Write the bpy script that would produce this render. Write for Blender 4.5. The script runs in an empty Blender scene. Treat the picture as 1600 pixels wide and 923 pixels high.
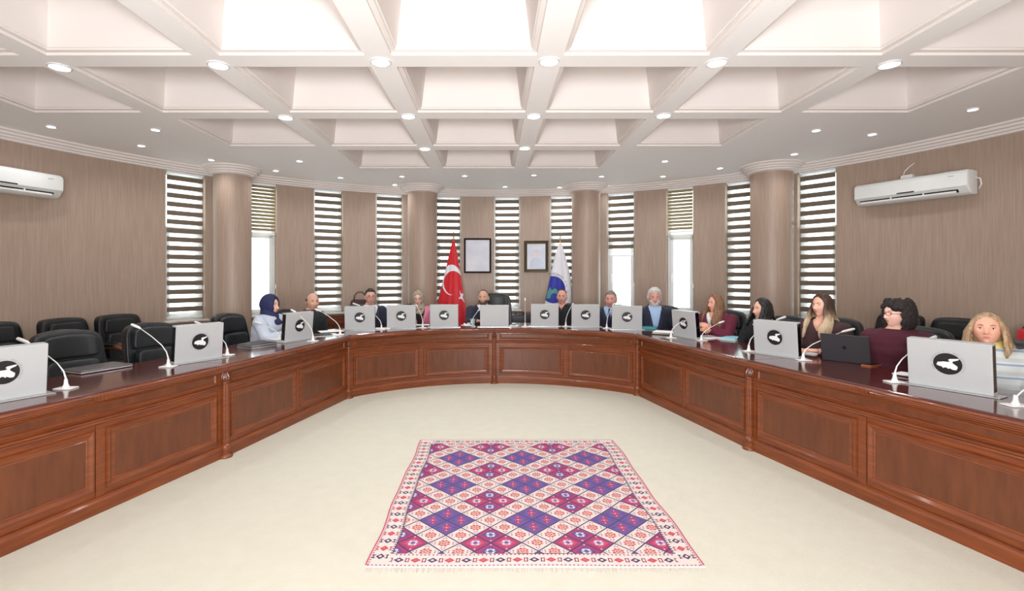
import bpy, bmesh, math, random
from math import sin, cos, pi, sqrt, atan2, radians as R
from mathutils import Vector, Matrix, noise
sc = bpy.context.scene
COL = sc.collection
# ---------------- camera ----------------
F, CX, CY, H = 768.0, 770.0, 430.0, 1.5
cd = bpy.data.cameras.new('camera'); cam = bpy.data.objects.new('camera', cd); COL.objects.link(cam)
cam.location = (0, 0, H); cam.rotation_euler = (R(90), 0, 0)
cd.sensor_width = 36; cd.lens = 36 * F / 1600; cd.shift_x = 30 / 1600; cd.shift_y = -31.5 / 1600
cd.clip_start = .05
sc.camera = cam
sc.view_settings.view_transform = 'Standard'; sc.view_settings.look = 'None'
sc.view_settings.gamma = 1; sc.view_settings.exposure = 1.2
# ---------------- world: bright overcast daylight ----------------
w = bpy.data.worlds.new('overcast'); sc.world = w; w.use_nodes = True
w.node_tree.nodes['Background'].inputs[0].default_value = (.93, .97, 1, 1)
w.node_tree.nodes['Background'].inputs[1].default_value = 2.2
def area(name, loc, target, size, power, col=(1, 1, 1), sy=None):
    l = bpy.data.lights.new(name, 'AREA'); l.energy = power; l.size = size; l.color = col
    if sy: l.shape = 'RECTANGLE'; l.size_y = sy
    o = bpy.data.objects.new(name, l); COL.objects.link(o); o.location = loc
    o.rotation_euler = (Vector(target) - Vector(loc)).to_track_quat('-Z', 'Y').to_euler()
    return o
# photographer's flash, bounced upward and forward from behind the camera; an added, unseen fill light behind it
area('bounce_flash', (0, -.55, 1.75), (0, 1.2, 3.05), .5, 34, (.96, .98, 1))
area('rear_fill_light', (0, -1.35, 1.25), (0, 3.4, 3.05), 2.8, 125, (.96, .98, 1), 1.5)
# ---------------- helpers ----------------
def U(px, py, z):
    D = F * (H - z) / (py - CY); return Vector(((px - CX) / F * D, D, z))
def Zp(py, D): return H - (py - CY) * D / F
def Xp(px, D): return (px - CX) / F * D
ROOM = Vector((0, 3.56)); RR = 5.48; HC = 3.05; HW = 2.95
def rc(a, r, z=0.0): return Vector((ROOM.x + r * sin(a), ROOM.y + r * cos(a), z))
def ang(px, r=RR):
    k = (px - CX) / F; A = k * k + 1; B = -2 * ROOM.y; C_ = ROOM.y ** 2 - r * r
    t = (-B + sqrt(B * B - 4 * A * C_)) / (2 * A)
    return atan2(k * t - ROOM.x, t - ROOM.y)
_n = {}
def link(name, data, parent=None):
    o = bpy.data.objects.new(name, data); COL.objects.link(o)
    if parent: o.parent = parent
    return o
def tag(o, label=None, cat=None, group=None, kind=None):
    if label: o['label'] = label
    if cat: o['category'] = cat
    if group: o['group'] = group
    if kind: o['kind'] = kind
    return o
def thing(name, label, cat, loc=(0, 0, 0), rz=0, group=None):
    o = link(name, None); o.location = loc; o.rotation_euler = (0, 0, rz); o.empty_display_size = .1
    return tag(o, label, cat, group)
def dup(o, parent=None):
    c = o.copy(); COL.objects.link(c)
    if parent: c.parent = parent
    for ch in list(o.children): dup(ch, c)
    return c
class MB:
    def __init__(s): s.v = []; s.f = []; s.m = []; s.M = Matrix.Identity(4)
    def add(s, vs, fs, mi=0):
        n = len(s.v); M = s.M
        s.v += [tuple(M @ Vector(v)) for v in vs]
        s.f += [tuple(i + n for i in f) for f in fs]; s.m += [mi] * len(fs); return s
    def box(s, c, d, mi=0, bev=0):
        x, y, z = c; a, b, e = d[0] / 2, d[1] / 2, d[2] / 2
        if not bev:
            vs = [(x + i * a, y + j * b, z + k * e) for k in (-1, 1) for j in (-1, 1) for i in (-1, 1)]
            return s.add(vs, [(0, 2, 3, 1), (4, 5, 7, 6), (0, 1, 5, 4), (2, 6, 7, 3), (0, 4, 6, 2), (1, 3, 7, 5)], mi)
        bm = bmesh.new(); bmesh.ops.create_cube(bm, size=1)
        for v in bm.verts: v.co = Vector((x + v.co.x * 2 * a, y + v.co.y * 2 * b, z + v.co.z * 2 * e))
        bmesh.ops.bevel(bm, geom=bm.edges[:], offset=bev, segments=2, affect='EDGES', profile=.5)
        bm.verts.ensure_lookup_table()
        s.add([v.co for v in bm.verts], [tuple(v.index for v in f.verts) for f in bm.faces], mi); bm.free(); return s
    def grid(s, rows, mi=0, cu=False, cap=(False, False)):
        n = len(rows); k = len(rows[0]); vs = [p for r in rows for p in r]; fs = []
        for i in range(n - 1):
            for j in range(k if cu else k - 1):
                j2 = (j + 1) % k
                fs.append((i * k + j, i * k + j2, (i + 1) * k + j2, (i + 1) * k + j))
        if cap[0]: fs.append(tuple(range(k - 1, -1, -1)))
        if cap[1]: fs.append(tuple((n - 1) * k + j for j in range(k)))
        return s.add(vs, fs, mi)
    def tube(s, pts, rad, n=10, mi=0, cap=True, flat=1.0):
        pts = [Vector(p) for p in pts]
        if not hasattr(rad, '__len__'): rad = [rad] * len(pts)
        rows = []; up = None
        for i, p in enumerate(pts):
            t = (pts[min(i + 1, len(pts) - 1)] - pts[max(i - 1, 0)]).normalized()
            if up is None:
                up = Vector((0, 0, 1)) if abs(t.z) < .9 else Vector((1, 0, 0))
            a = t.cross(up).normalized(); b = a.cross(t).normalized(); up = b
            rows.append([p + (a * cos(2 * pi * j / n) + b * sin(2 * pi * j / n) * flat) * rad[i] for j in range(n)])
        return s.grid(rows, mi, True, (cap, cap))
    def lathe(s, prof, n=20, c=(0, 0, 0), mi=0, cap=(True, True), flute=0):
        rows = [[(c[0] + (r * (1 - (flute if j % 2 and fl else 0))) * cos(2 * pi * j / n), c[1] + (r * (1 - (flute if j % 2 and fl else 0))) * sin(2 * pi * j / n), c[2] + z) for j in range(n)]
                for (r, z, fl) in [(q + (0,) if len(q) == 2 else q) for q in prof]]
        return s.grid(rows, mi, True, cap)
    def sup(s, c, d, e1=.4, e2=.4, nu=24, nv=14, mi=0, fn=None):
        sg = lambda x, e: math.copysign(abs(x) ** e, x)
        rows = []
        for i in range(nv + 1):
            v = -pi / 2 + pi * i / nv
            row = []
            for j in range(nu):
                u = 2 * pi * j / nu
                p = Vector((d[0] / 2 * sg(cos(v), e1) * sg(cos(u), e2), d[1] / 2 * sg(cos(v), e1) * sg(sin(u), e2), d[2] / 2 * sg(sin(v), e1)))
                if fn: p = Vector(fn(p))
                row.append(p + Vector(c))
            rows.append(row)
        return s.grid(rows, mi, True)
    def poly(s, pts, z0, z1, mi=0):
        n = len(pts); vs = [(x, y, z0) for x, y in pts] + [(x, y, z1) for x, y in pts]
        return s.add(vs, [tuple(range(n - 1, -1, -1)), tuple(range(n, 2 * n))] + [(i, (i + 1) % n, n + (i + 1) % n, n + i) for i in range(n)], mi)
    def mesh(s, mats, smooth=False, name='m'):
        me = bpy.data.meshes.new(name); me.from_pydata(s.v, [], s.f)
        for m in (mats if isinstance(mats, (list, tuple)) else [mats]): me.materials.append(m)
        me.polygons.foreach_set('material_index', s.m)
        me.validate()
        bm = bmesh.new(); bm.from_mesh(me); bmesh.ops.remove_doubles(bm, verts=bm.verts, dist=1e-6)
        bmesh.ops.recalc_face_normals(bm, faces=bm.faces)
        bm.to_mesh(me); bm.free()
        if smooth:
            me.polygons.foreach_set('use_smooth', [True] * len(me.polygons))
            if smooth != True: me.set_sharp_from_angle(angle=R(smooth))
        me.update(); return me
    def build(s, name, mats, parent=None, smooth=False):
        o = link(name, s.mesh(mats, smooth, name), parent); return o
_TS = None
def modded(me, mods):
    """apply modifiers [(type, {attr:val})] to a mesh and give the new mesh"""
    global _TS
    if _TS is None: _TS = bpy.data.scenes.new('workbench')
    o = bpy.data.objects.new('tmp', me); _TS.collection.objects.link(o)
    for t, kw in mods:
        m = o.modifiers.new('m', t)
        for k, v in kw.items(): setattr(m, k, v)
    _TS.view_layers[0].update(); dg = _TS.view_layers[0].depsgraph
    r = bpy.data.meshes.new_from_object(o.evaluated_get(dg), depsgraph=dg)
    bpy.data.objects.remove(o); return r
# ---------------- materials ----------------
MT = {}
def mat(name, col, rough=.5, metal=0, spec=.5, coat=0, noise_=None, bump=None, emit=None, alpha=None, trans=0, sheen=0):
    """noise_=(scale xyz, colour2, contrast lo, hi); bump=(scale xyz, strength, distance)"""
    m = bpy.data.materials.new(name); m.use_nodes = True; nt = m.node_tree; b = nt.nodes['Principled BSDF']
    def srgb(c): return tuple((x / 12.92 if x <= .04045 else ((x + .055) / 1.055) ** 2.4) for x in [q / 255 for q in c]) + (1,)
    c1 = srgb(col); b.inputs['Base Color'].default_value = c1
    b.inputs['Roughness'].default_value = rough; b.inputs['Metallic'].default_value = metal
    b.inputs['Specular IOR Level'].default_value = spec; b.inputs['Coat Weight'].default_value = coat; b.inputs['Coat Roughness'].default_value = .08
    b.inputs['Transmission Weight'].default_value = trans; b.inputs['Sheen Weight'].default_value = sheen
    if alpha is not None: b.inputs['Alpha'].default_value = alpha
    if emit: b.inputs['Emission Color'].default_value = srgb(emit[0]); b.inputs['Emission Strength'].default_value = emit[1]
    def nz(scale, det=4):
        tc = nt.nodes.new('ShaderNodeTexCoord'); mp = nt.nodes.new('ShaderNodeMapping'); mp.inputs['Scale'].default_value = scale
        n = nt.nodes.new('ShaderNodeTexNoise'); n.inputs['Scale'].default_value = 1; n.inputs['Detail'].default_value = det
        nt.links.new(tc.outputs['Object'], mp.inputs[0]); nt.links.new(mp.outputs[0], n.inputs['Vector']); return n
    if noise_:
        n = nz(noise_[0]); r = nt.nodes.new('ShaderNodeValToRGB')
        r.color_ramp.elements[0].position = noise_[2]; r.color_ramp.elements[1].position = noise_[3]
        r.color_ramp.elements[0].color = c1; r.color_ramp.elements[1].color = srgb(noise_[1])
        nt.links.new(n.outputs['Fac'], r.inputs[0]); nt.links.new(r.outputs[0], b.inputs['Base Color'])
    if bump:
        n = nz(bump[0], 3); bp = nt.nodes.new('ShaderNodeBump'); bp.inputs['Strength'].default_value = bump[1]; bp.inputs['Distance'].default_value = bump[2]
        nt.links.new(n.outputs['Fac'], bp.inputs['Height']); nt.links.new(bp.outputs[0], b.inputs['Normal'])
    MT[name] = m; return m
mat('plaster', (243, 240, 239), .85)  # flat ceiling: paint lightened in place of light missing from below
mat('plaster_dimmed', (228, 220, 216), .8)  # same paint, toned down to offset strong light in the coffers; cornice shares it
mat('wallpaper', (162, 139, 123), .45, noise_=((110, 110, 2.5), (174, 154, 138), .38, .68), bump=((120, 120, 4), .15, .003))
mat('carpet', (198, 194, 178), .95, noise_=((9, 9, 9), (202, 198, 183), .3, .7), bump=((160, 160, 160), .5, .004))
mat('wood', (98, 44, 16), .38, coat=.2, noise_=((4, 4, 46), (130, 65, 26), .3, .72))
mat('wood_panel', (86, 42, 18), .4, coat=.2, noise_=((22, 22, 4), (108, 57, 27), .3, .75))
mat('wood_dark', (86, 40, 22), .35, coat=.3, noise_=((4, 4, 40), (104, 50, 28), .35, .7))
mat('wood_top', (72, 26, 20), .16, spec=.6, coat=.5, noise_=((8, 8, 8), (90, 36, 27), .3, .7))
mat('white_plastic', (226, 226, 224), .35)
mat('pvc', (236, 238, 238), .35)
mat('monitor_white', (176, 177, 178), .4, spec=.4)
mat('silver', (196, 198, 200), .28, metal=.6)
mat('black_plastic', (20, 20, 26), .3)
mat('screen_black', (8, 9, 14), .12, coat=.5)
mat('emblem_black', (26, 24, 30), .4)
mat('leather', (19, 21, 24), .34, spec=.5, bump=((60, 60, 60), .15, .002))
mat('leather_soft', (30, 33, 36), .42, spec=.5, bump=((30, 30, 30), .2, .003))
mat('chrome', (190, 190, 195), .15, metal=1)
mat('marble', (222, 216, 206), .3, noise_=((6, 6, 6), (200, 194, 186), .4, .7))
mat('blind_dark', (128, 114, 99), .8)
mat('blind_line', (54, 46, 40), .8)
mat('blind_cream', (166, 150, 112), .8)
mat('gold', (200, 160, 70), .35, metal=.8)
mat('lamp_glow', (255, 255, 255), .4, emit=((250, 250, 255), 9))
mat('lamp_cup', (235, 235, 238), .2, metal=.3)
mat('paper', (240, 240, 238), .7)
mat('red_cloth', (206, 20, 34), .55, sheen=.2)
mat('white_cloth', (232, 232, 238), .6)
# glass: clear pane; sheer: net of the zebra blind
def mixmat(name, fac, colr, trans_col=(1, 1, 1, 1), kind='gloss'):
    m = bpy.data.materials.new(name); m.use_nodes = True; nt = m.node_tree; nt.nodes.clear()
    o = nt.nodes.new('ShaderNodeOutputMaterial'); mx = nt.nodes.new('ShaderNodeMixShader'); t = nt.nodes.new('ShaderNodeBsdfTransparent')
    t.inputs[0].default_value = trans_col
    g = nt.nodes.new('ShaderNodeBsdfGlossy' if kind == 'gloss' else 'ShaderNodeBsdfTranslucent'); g.inputs[0].default_value = colr
    if kind == 'gloss': g.inputs['Roughness'].default_value = .03
    mx.inputs[0].default_value = fac
    nt.links.new(t.outputs[0], mx.inputs[1]); nt.links.new(g.outputs[0], mx.inputs[2]); nt.links.new(mx.outputs[0], o.inputs[0]); MT[name] = m
mixmat('glass', .06, (1, 1, 1, 1), (.93, .98, .97, 1))
mixmat('sheer', .35, (.95, .95, .93, 1), kind='tl')
# ================= ROOM SHELL =================
fl = MB(); fl.lathe([(5.9, -.12), (5.9, 0), (.01, 0)], 96, (0, 3.56, 0), cap=(True, True)); fl.build('floor', MT['carpet']); bpy.data.objects['floor']['kind'] = 'structure'
# ceiling: flat plate with coffer openings
PIT = 1.215; GX, GY = -.81, 3.56; OP = .095       # half beam
cells = []
for j, half in ((0, 3), (1, 2), (2, 1), (-1, 3), (-2, 2), (-3, 1)):
    for i in range(-half, half + 1): cells.append((i, j))
cellset = set(cells)
m = MB(); xs = []; ys = []
for i in range(-4, 5): xs += [GX + i * PIT + OP, GX + (i + 1) * PIT - OP]
for j in range(-5, 6): ys += [GY + j * PIT + OP, GY + (j + 1) * PIT - OP]
xs = [-6.2] + [x for x in xs if abs(x) < 6] + [6.2]; ys = [-2.3] + [y for y in ys if -2.2 < y < 9.2] + [9.4]
for a in range(len(xs) - 1):
    for b in range(len(ys) - 1):
        cx, cy = (xs[a] + xs[a + 1]) / 2, (ys[b] + ys[b + 1]) / 2
        i = math.floor((cx - GX) / PIT); j = math.floor((cy - GY) / PIT)
        if (i, j) in cellset and abs((cx - GX) / PIT - i - .5) < .05 and abs((cy - GY) / PIT - j - .5) < .05: continue
        m.add([(xs[a], ys[b], HC), (xs[a + 1], ys[b], HC), (xs[a + 1], ys[b + 1], HC), (xs[a], ys[b + 1], HC)], [(0, 3, 2, 1)])
ceil = m.build('ceiling', MT['plaster']); ceil['kind'] = 'structure'
h0 = PIT / 2 - OP
loops = [(h0, 0), (h0, .018), (h0 - .035, .022), (h0 - .035, .034), (h0 - .045, .038), (h0 - .095, .40), (0.001, .40)]
m = MB(); m.grid([[(x * r, y * r, z) for x, y in ((-1, -1), (1, -1), (1, 1), (-1, 1))] for r, z in loops], cu=True)
cme = m.mesh(MT['plaster_dimmed'])
for i, j in cells:
    o = link('coffer', cme, ceil); o.location = (GX + (i + .5) * PIT, GY + (j + .5) * PIT, HC)
# roof slab over the coffers keeps daylight out
m = MB(); m.box((0, 3.56, HC + .5), (12.6, 12.2, .06)); r_ = m.build('ceiling_slab', MT['plaster']); r_['kind'] = 'structure'
# ---- circular wall with window openings ----
WIN = [(259, 321), (384, 433), (490, 536), (587, 630), (681, 721), (772, 813), (859, 898), (948, 992), (1041, 1084), (1133, 1178), (1246, 1307)]
WA = [(ang(a), ang(b)) for a, b in WIN]
SILL = .85; TH = .26
def arc_wall(name, a0, a1, z0, z1, r0=RR, r1=RR + TH, mm='wallpaper'):
    n = max(2, int(abs(a1 - a0) / .035)); rows = []
    for i in range(n + 1):
        a = a0 + (a1 - a0) * i / n
        rows.append([rc(a, r0, z0), rc(a, r1, z0), rc(a, r1, z1), rc(a, r0, z1)])
    b = MB(); b.grid(rows, 0, True, (True, True)); return b
def wall(name, pieces):
    b = MB()
    for p in pieces:
        q = arc_wall('', *p); b.add(q.v, q.f)
    o = b.build(name, MT['wallpaper']); o['kind'] = 'structure'; return o
wall('wall_left', [(-pi * .62, WA[0][0], 0, HC)])
wall('wall_right', [(WA[-1][1], pi * .62, 0, HC)])
pcs = []
for k in range(len(WA)):
    pcs.append((WA[k][0], WA[k][1], 0, SILL)); pcs.append((WA[k][0], WA[k][1], HW, HC))
    if k < len(WA) - 1: pcs.append((WA[k][1], WA[k + 1][0], 0, HC))
wall('wall_back', pcs)
wall('wall_front', [(pi * .62, pi * 1.38, 0, HC)])
# cornice swept round the wall
CP = [(0, 2.94), (-.035, 2.945), (-.04, 2.965), (-.065, 2.972), (-.07, 2.992), (-.10, 3.0), (-.105, 3.022), (-.135, 3.03), (-.14, 3.05), (0, 3.05)]
m = MB(); n = 150
m.grid([[rc(2 * pi * i / n, RR + p[0] + .003, p[1]) for p in CP] for i in range(n)] + [[rc(0, RR + p[0] + .003, p[1]) for p in CP]], 0, True)
o = m.build('trim_1', MT['plaster_dimmed'], None, 35); o['kind'] = 'structure'; o['label'] = 'white stepped plaster cornice running round the circular wall'
# pillars
PIL = [(333, 394, 'outer pillar left of the headscarfed woman'), (637, 683, 'inner pillar between the red flag and the left blinds'), (893, 938, 'inner pillar beside the white university flag'), (1171, 1240, 'outer pillar behind the black haired woman')]
PN = ['left outer', 'left inner', 'right inner', 'right outer']
for k, (p0, p1, ds) in enumerate(PIL):
    a = ang((p0 + p1) / 2, 5.20); c = rc(a, 5.20)
    # radius so that the silhouette spans the photographed columns
    D = c.y; hw = (Xp(p1, D) - Xp(p0, D)) / 2; th = atan2(abs(c.x), c.y); rad = hw * cos(th)
    e = thing('round_pillar', 'round taupe papered pillar with white moulded capital, ' + ds, 'pillar', (c.x, c.y, 0))
    e['kind'] = 'structure'
    b = MB(); b.lathe([(rad, 0), (rad, HC)], 56, cap=(False, False)); b.build('shaft', MT['wallpaper'], e, True)
    b = MB(); b.lathe([(rad, 2.93)] + [(rad - q[0] * .95 + .004, q[1]) for q in CP[1:]], 56, cap=(False, False)); b.build('capital', MT['plaster_dimmed'], e, 35)
# ---- windows + blinds ----
import itertools
ORD = ['first', 'second', 'third', 'fourth', 'fifth', 'sixth', 'seventh', 'eighth', 'ninth', 'tenth', 'eleventh', 'twelfth', 'thirteenth', 'fourteenth', 'fifteenth', 'sixteenth', 'seventeenth', 'eighteenth', 'nineteenth', 'twentieth', 'twenty-first', 'twenty-second', 'twenty-third']
def chord(k, r):
    A, B = rc(WA[k][0], r), rc(WA[k][1], r); mid = (A + B) / 2; d = B - A
    return mid, atan2(d.y, d.x), d.length
TR = 2.16
BL = {1: 2.15, 7: 1.84, 8: 2.22}
for k in range(11):
    mid, rz, wd = chord(k, RR + .17)
    e = thing('window_%d' % (k + 1), None, None, mid, rz); e['kind'] = 'structure'
    e['label'] = '%s window from the left, white framed casement with a fixed light above' % ORD[k]
    b = MB(); t = .05; z0, z1 = SILL + .02, HW
    b.box((-wd / 2 + t / 2, 0, (z0 + z1) / 2), (t, .06, z1 - z0)); b.box((wd / 2 - t / 2, 0, (z0 + z1) / 2), (t, .06, z1 - z0))
    b.box((0, 0, z0 + t / 2), (wd, .06, t)); b.box((0, 0, z1 - t / 2), (wd, .06, t)); b.box((0, 0, TR), (wd, .06, t)); b.build('window_frame', MT['pvc'], e)
    b = MB(); w2 = wd - 2 * t + .02; s0, s1 = z0 + t - .01, TR - .015; t2 = .055
    b.box((-w2 / 2 + t2 / 2, -.03, (s0 + s1) / 2), (t2, .05, s1 - s0), 0, .006); b.box((w2 / 2 - t2 / 2, -.03, (s0 + s1) / 2), (t2, .05, s1 - s0), 0, .006)
    b.box((0, -.03, s0 + t2 / 2), (w2, .05, t2), 0, .006); b.box((0, -.03, s1 - t2 / 2), (w2, .05, t2), 0, .006); s_ = b.build('sash', MT['pvc'], e)
    b = MB(); b.box((-w2 / 2 + .025, -.065, 1.5), (.022, .02, .05)); b.box((-w2 / 2 + .025, -.08, 1.45), (.018, .014, .13), 0, .004); b.build('handle', MT['pvc'], s_)
    b = MB(); b.box((0, 0, (s0 + s1) / 2), (w2 - .06, .006, s1 - s0 - .06)); b.box((0, .01, (TR + z1) / 2), (wd - .07, .006, z1 - TR - .07)); b.build('glass_pane', MT['glass'], e)
    mid2, rz2, wd2 = chord(k, RR + .06)
    b = MB(); b.box((0, 0, SILL + .01), (wd2 + .05, .26, .03), 0, .006); b.M = Matrix.Identity(4)
    o = b.build('window_sill', MT['marble'], e); o.location = (0, -.11, 0)
# blinds
def band_mesh(wd, hh, mats=('blind_dark', 'blind_line')):
    b = MB(); zs = [0, .2, .28, .46, .54, .74, .82, 1]
    for i in range(7):
        z0, z1 = (zs[i] - .5) * hh, (zs[i + 1] - .5) * hh
        b.add([(-wd / 2, -.001, z0), (wd / 2, -.001, z0), (wd / 2, -.001, z1), (-wd / 2, -.001, z1)], [(0, 1, 2, 3)], i % 2)
    b.add([(-wd / 2, .001, -hh / 2), (wd / 2, .001, -hh / 2), (wd / 2, .001, hh / 2), (-wd / 2, .001, hh / 2)], [(0, 3, 2, 1)], 0)
    return b.mesh([MT[q] for q in mats])
XTRA = {0: 'beside the left outer pillar', 1: 'raised half way, closed cream stripes, behind the headscarfed woman', 2: 'behind the bald man in black', 3: 'left of the left inner pillar', 4: 'behind the red flag',
        5: 'in the middle between the two framed pictures', 6: 'behind the white flag', 7: 'raised above the open pane right of the white flag', 8: 'raised high, closed cream stripes, over a bare casement', 9: 'left of the right outer pillar', 10: 'right of the right outer pillar'}
for k in range(11):
    mid, rz, wd = chord(k, RR + .035); wd -= .05
    e = thing('zebra_blind', 'striped brown zebra roller blind ' + XTRA[k], 'blind', (mid.x, mid.y, 0), rz, 'zebra blinds in the windows')
    zb = BL.get(k, SILL + .06); zt = HW - .01
    b = MB(); b.box((0, 0, HW - .02), (wd + .02, .05, .03), 0, .008); b.build('head_rail', MT['white_cloth'], e)
    b = MB(); b.box((0, 0, zb), (wd, .014, .025), 0, .004); b.build('bottom_bar', MT['pvc'], e)
    b = MB(); b.add([(-wd / 2, .006, zb), (wd / 2, .006, zb), (wd / 2, .006, zt - .03), (-wd / 2, .006, zt - .03)], [(0, 1, 2, 3)])
    b.build('sheer_fabric', MT['sheer'], e)
    closed = k in (1, 8)
    per, hh = (.056, .044) if closed else (.122, .068)
    bm_ = band_mesh(wd, hh, ('blind_cream', 'blind_line') if closed else ('blind_dark', 'blind_line'))
    z = zt - .085 if not closed else zt - .05
    while z > zb + .05:
        o = link('fabric_band', bm_, e); o.location = (0, -.004, z)
        if not closed:
            o2 = None
        z -= per
    # lower bands of a lowered blind bunch up in the sill
    b = MB(); xx = wd / 2 + .012
    b.tube([(xx, -.01, HW - .03), (xx, -.012, 2.2), (xx, -.012, 1.35)], .0025, 6); b.tube([(xx - .012, -.012, HW - .03), (xx - .012, -.012, 1.4)], .002, 6)
    c_ = b.build('pull_cord', MT['blind_cream'], e)
    b = MB(); b.lathe([(.006, 1.36), (.011, 1.33), (.012, 1.29), (.004, 1.28)], 10, (xx, -.012, 0)); b.build('tassel', MT['white_plastic'], c_, True)
# ---- wooden radiator casing along the back wall between the outer pillars ----
A0, A1 = ang(396), ang(1168)
for ca, cb, ds in ((A0, ang(628), 'left stretch between the left pillars'), (ang(692), ang(884), 'middle stretch behind the chairman'), (ang(947), A1, 'right stretch between the right pillars')):
    oc = rc((ca + cb) / 2, RR - .1); e = thing('radiator_casing', 'dark wooden panelled casing under the windows, ' + ds, 'casing', (oc.x, oc.y, 0))
    def casing(a0, a1, r0, r1, z0, z1):
        q = arc_wall('', a0, a1, z0, z1, r0, r1); q.v = [(v[0] - oc.x, v[1] - oc.y, v[2]) for v in q.v]; return q
    casing(ca, cb, RR - .20, RR - .004, .80, .835).build('top_board', MT['wood_dark'], e)
    casing(ca, cb, RR - .18, RR - .004, .70, .80).build('frieze_board', MT['wood'], e)
    casing(ca, cb, RR - .165, RR - .004, 0, .70).build('front_board', MT['wood_dark'], e)
    nb = max(3, int((cb - ca) * RR / .36))
    for i in range(nb):
        da = (cb - ca) / nb
        casing(ca + da * (i + .08), ca + da * (i + .92), RR - .178, RR - .16, .12, .64).build('raised_panel', MT['wood'], e)
# ---- baseboard on plain walls ----
for nm, a0, a1 in (('baseboard_left', -pi * .62, A0), ('baseboard_right', A1, pi * .62)):
    o = arc_wall('', a0, a1, 0, .1, RR - .018, RR + .002).build(nm, MT['wood_dark']); o['kind'] = 'structure'
# ================= CEILING LAMPS =================
def downlight(px, py, big, label):
    p = U(px, py, HC); r = .075 if big else .046
    e = thing('downlight', label, 'lamp', p, 0, 'large downlights on the beam crossings' if big else 'small downlights in the flat ceiling')
    b = MB(); b.lathe([(r, 0.0), (r, -.008), (r * .86, -.012), (r * .78, -.004), (r * .78, .0)], 28, cap=(False, False)); b.build('rim', MT['lamp_cup'], e, 35)
    b = MB(); b.lathe([(.001, -.004), (r * .5, -.004), (r * .78, -.003)], 24, cap=(False, False)); b.build('bulb', MT['lamp_glow'], e)
    l = bpy.data.lights.new('lamp_light', 'SPOT'); l.energy = 12 if big else 6; l.spot_size = R(150); l.spot_blend = 1; l.shadow_soft_size = r * .7; l.color = (.97, .98, 1)
    lo = link('lamp_light', l, e); lo.location = (0, 0, -.03)
SM = [(80, 197), (221, 227), (243, 202), (330, 249), (431, 266), (468, 251), (532, 277), (617, 288), (628, 275), (726, 274), (789, 291), (834, 273), (874, 292), (940, 275), (948, 289), (1036, 275), (1039, 251), (1125, 262), (1241, 240), (1275, 203), (1363, 209), (1520, 170)]
for i, (x, y) in enumerate(SM): downlight(x, y, False, '%s small glowing downlight from the left in the flat ceiling border' % ORD[i])
BG = [[(93, 104), (341, 101), (595, 96), (858, 95), (1120, 97), (1390, 100)], [(446, 183), (638, 181), (834, 181), (1037, 180)], [(664, 232), (820, 231)]]
for r_, row in zip(('nearest', 'middle', 'farthest'), BG):
    for i, (x, y) in enumerate(row): downlight(x, y, True, '%s large round lamp from the left in the %s row of beam crossings' % (ORD[i], r_))
# ================= CONFERENCE DESK =================
POST = {'L3': (-3.30, .27), 'L2': (-2.767, 2.18), 'L1': (-2.23, 4.07), 'L0': (-1.783, 6.03), 'C': (.02, 6.857), 'R0': (1.83, 6.172), 'R1': (2.235, 4.25), 'R2': (2.74, 2.36), 'R3': (3.25, .47)}
POST = {k: Vector(v) for k, v in POST.items()}
def circ3(a, b, c):
    ax, ay, bx, by, cx, cy = *a, *b, *c
    d = 2 * (ax * (by - cy) + bx * (cy - ay) + cx * (ay - by))
    ux = ((ax * ax + ay * ay) * (by - cy) + (bx * bx + by * by) * (cy - ay) + (cx * cx + cy * cy) * (ay - by)) / d
    uy = ((ax * ax + ay * ay) * (cx - bx) + (bx * bx + by * by) * (ax - cx) + (cx * cx + cy * cy) * (bx - ax)) / d
    return Vector((ux, uy))
AC = circ3(POST['L0'], POST['C'], POST['R0']); AR = (POST['C'] - AC).length
ORDP = ['L3', 'L2', 'L1', 'L0', 'C', 'R0', 'R1', 'R2', 'R3']
def outn(a, b):   # outward normal of a straight wing going a->b clockwise
    d = (POST[b] - POST[a]).normalized(); return Vector((-d.y, d.x))
def seg_n(k, at):  # normal of segment k (between ORDP[k],ORDP[k+1]) at one of its ends
    if k in (3, 4): return (POST[ORDP[k + at]] - AC).normalized()
    return outn(ORDP[k], ORDP[k + 1])
def mitre(j):
    if j == 0: return seg_n(0, 0)
    if j == 8: return seg_n(7, 1)
    a, b = seg_n(j - 1, 1), seg_n(j, 0); m_ = (a + b).normalized(); return m_ / m_.dot(a)
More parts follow.
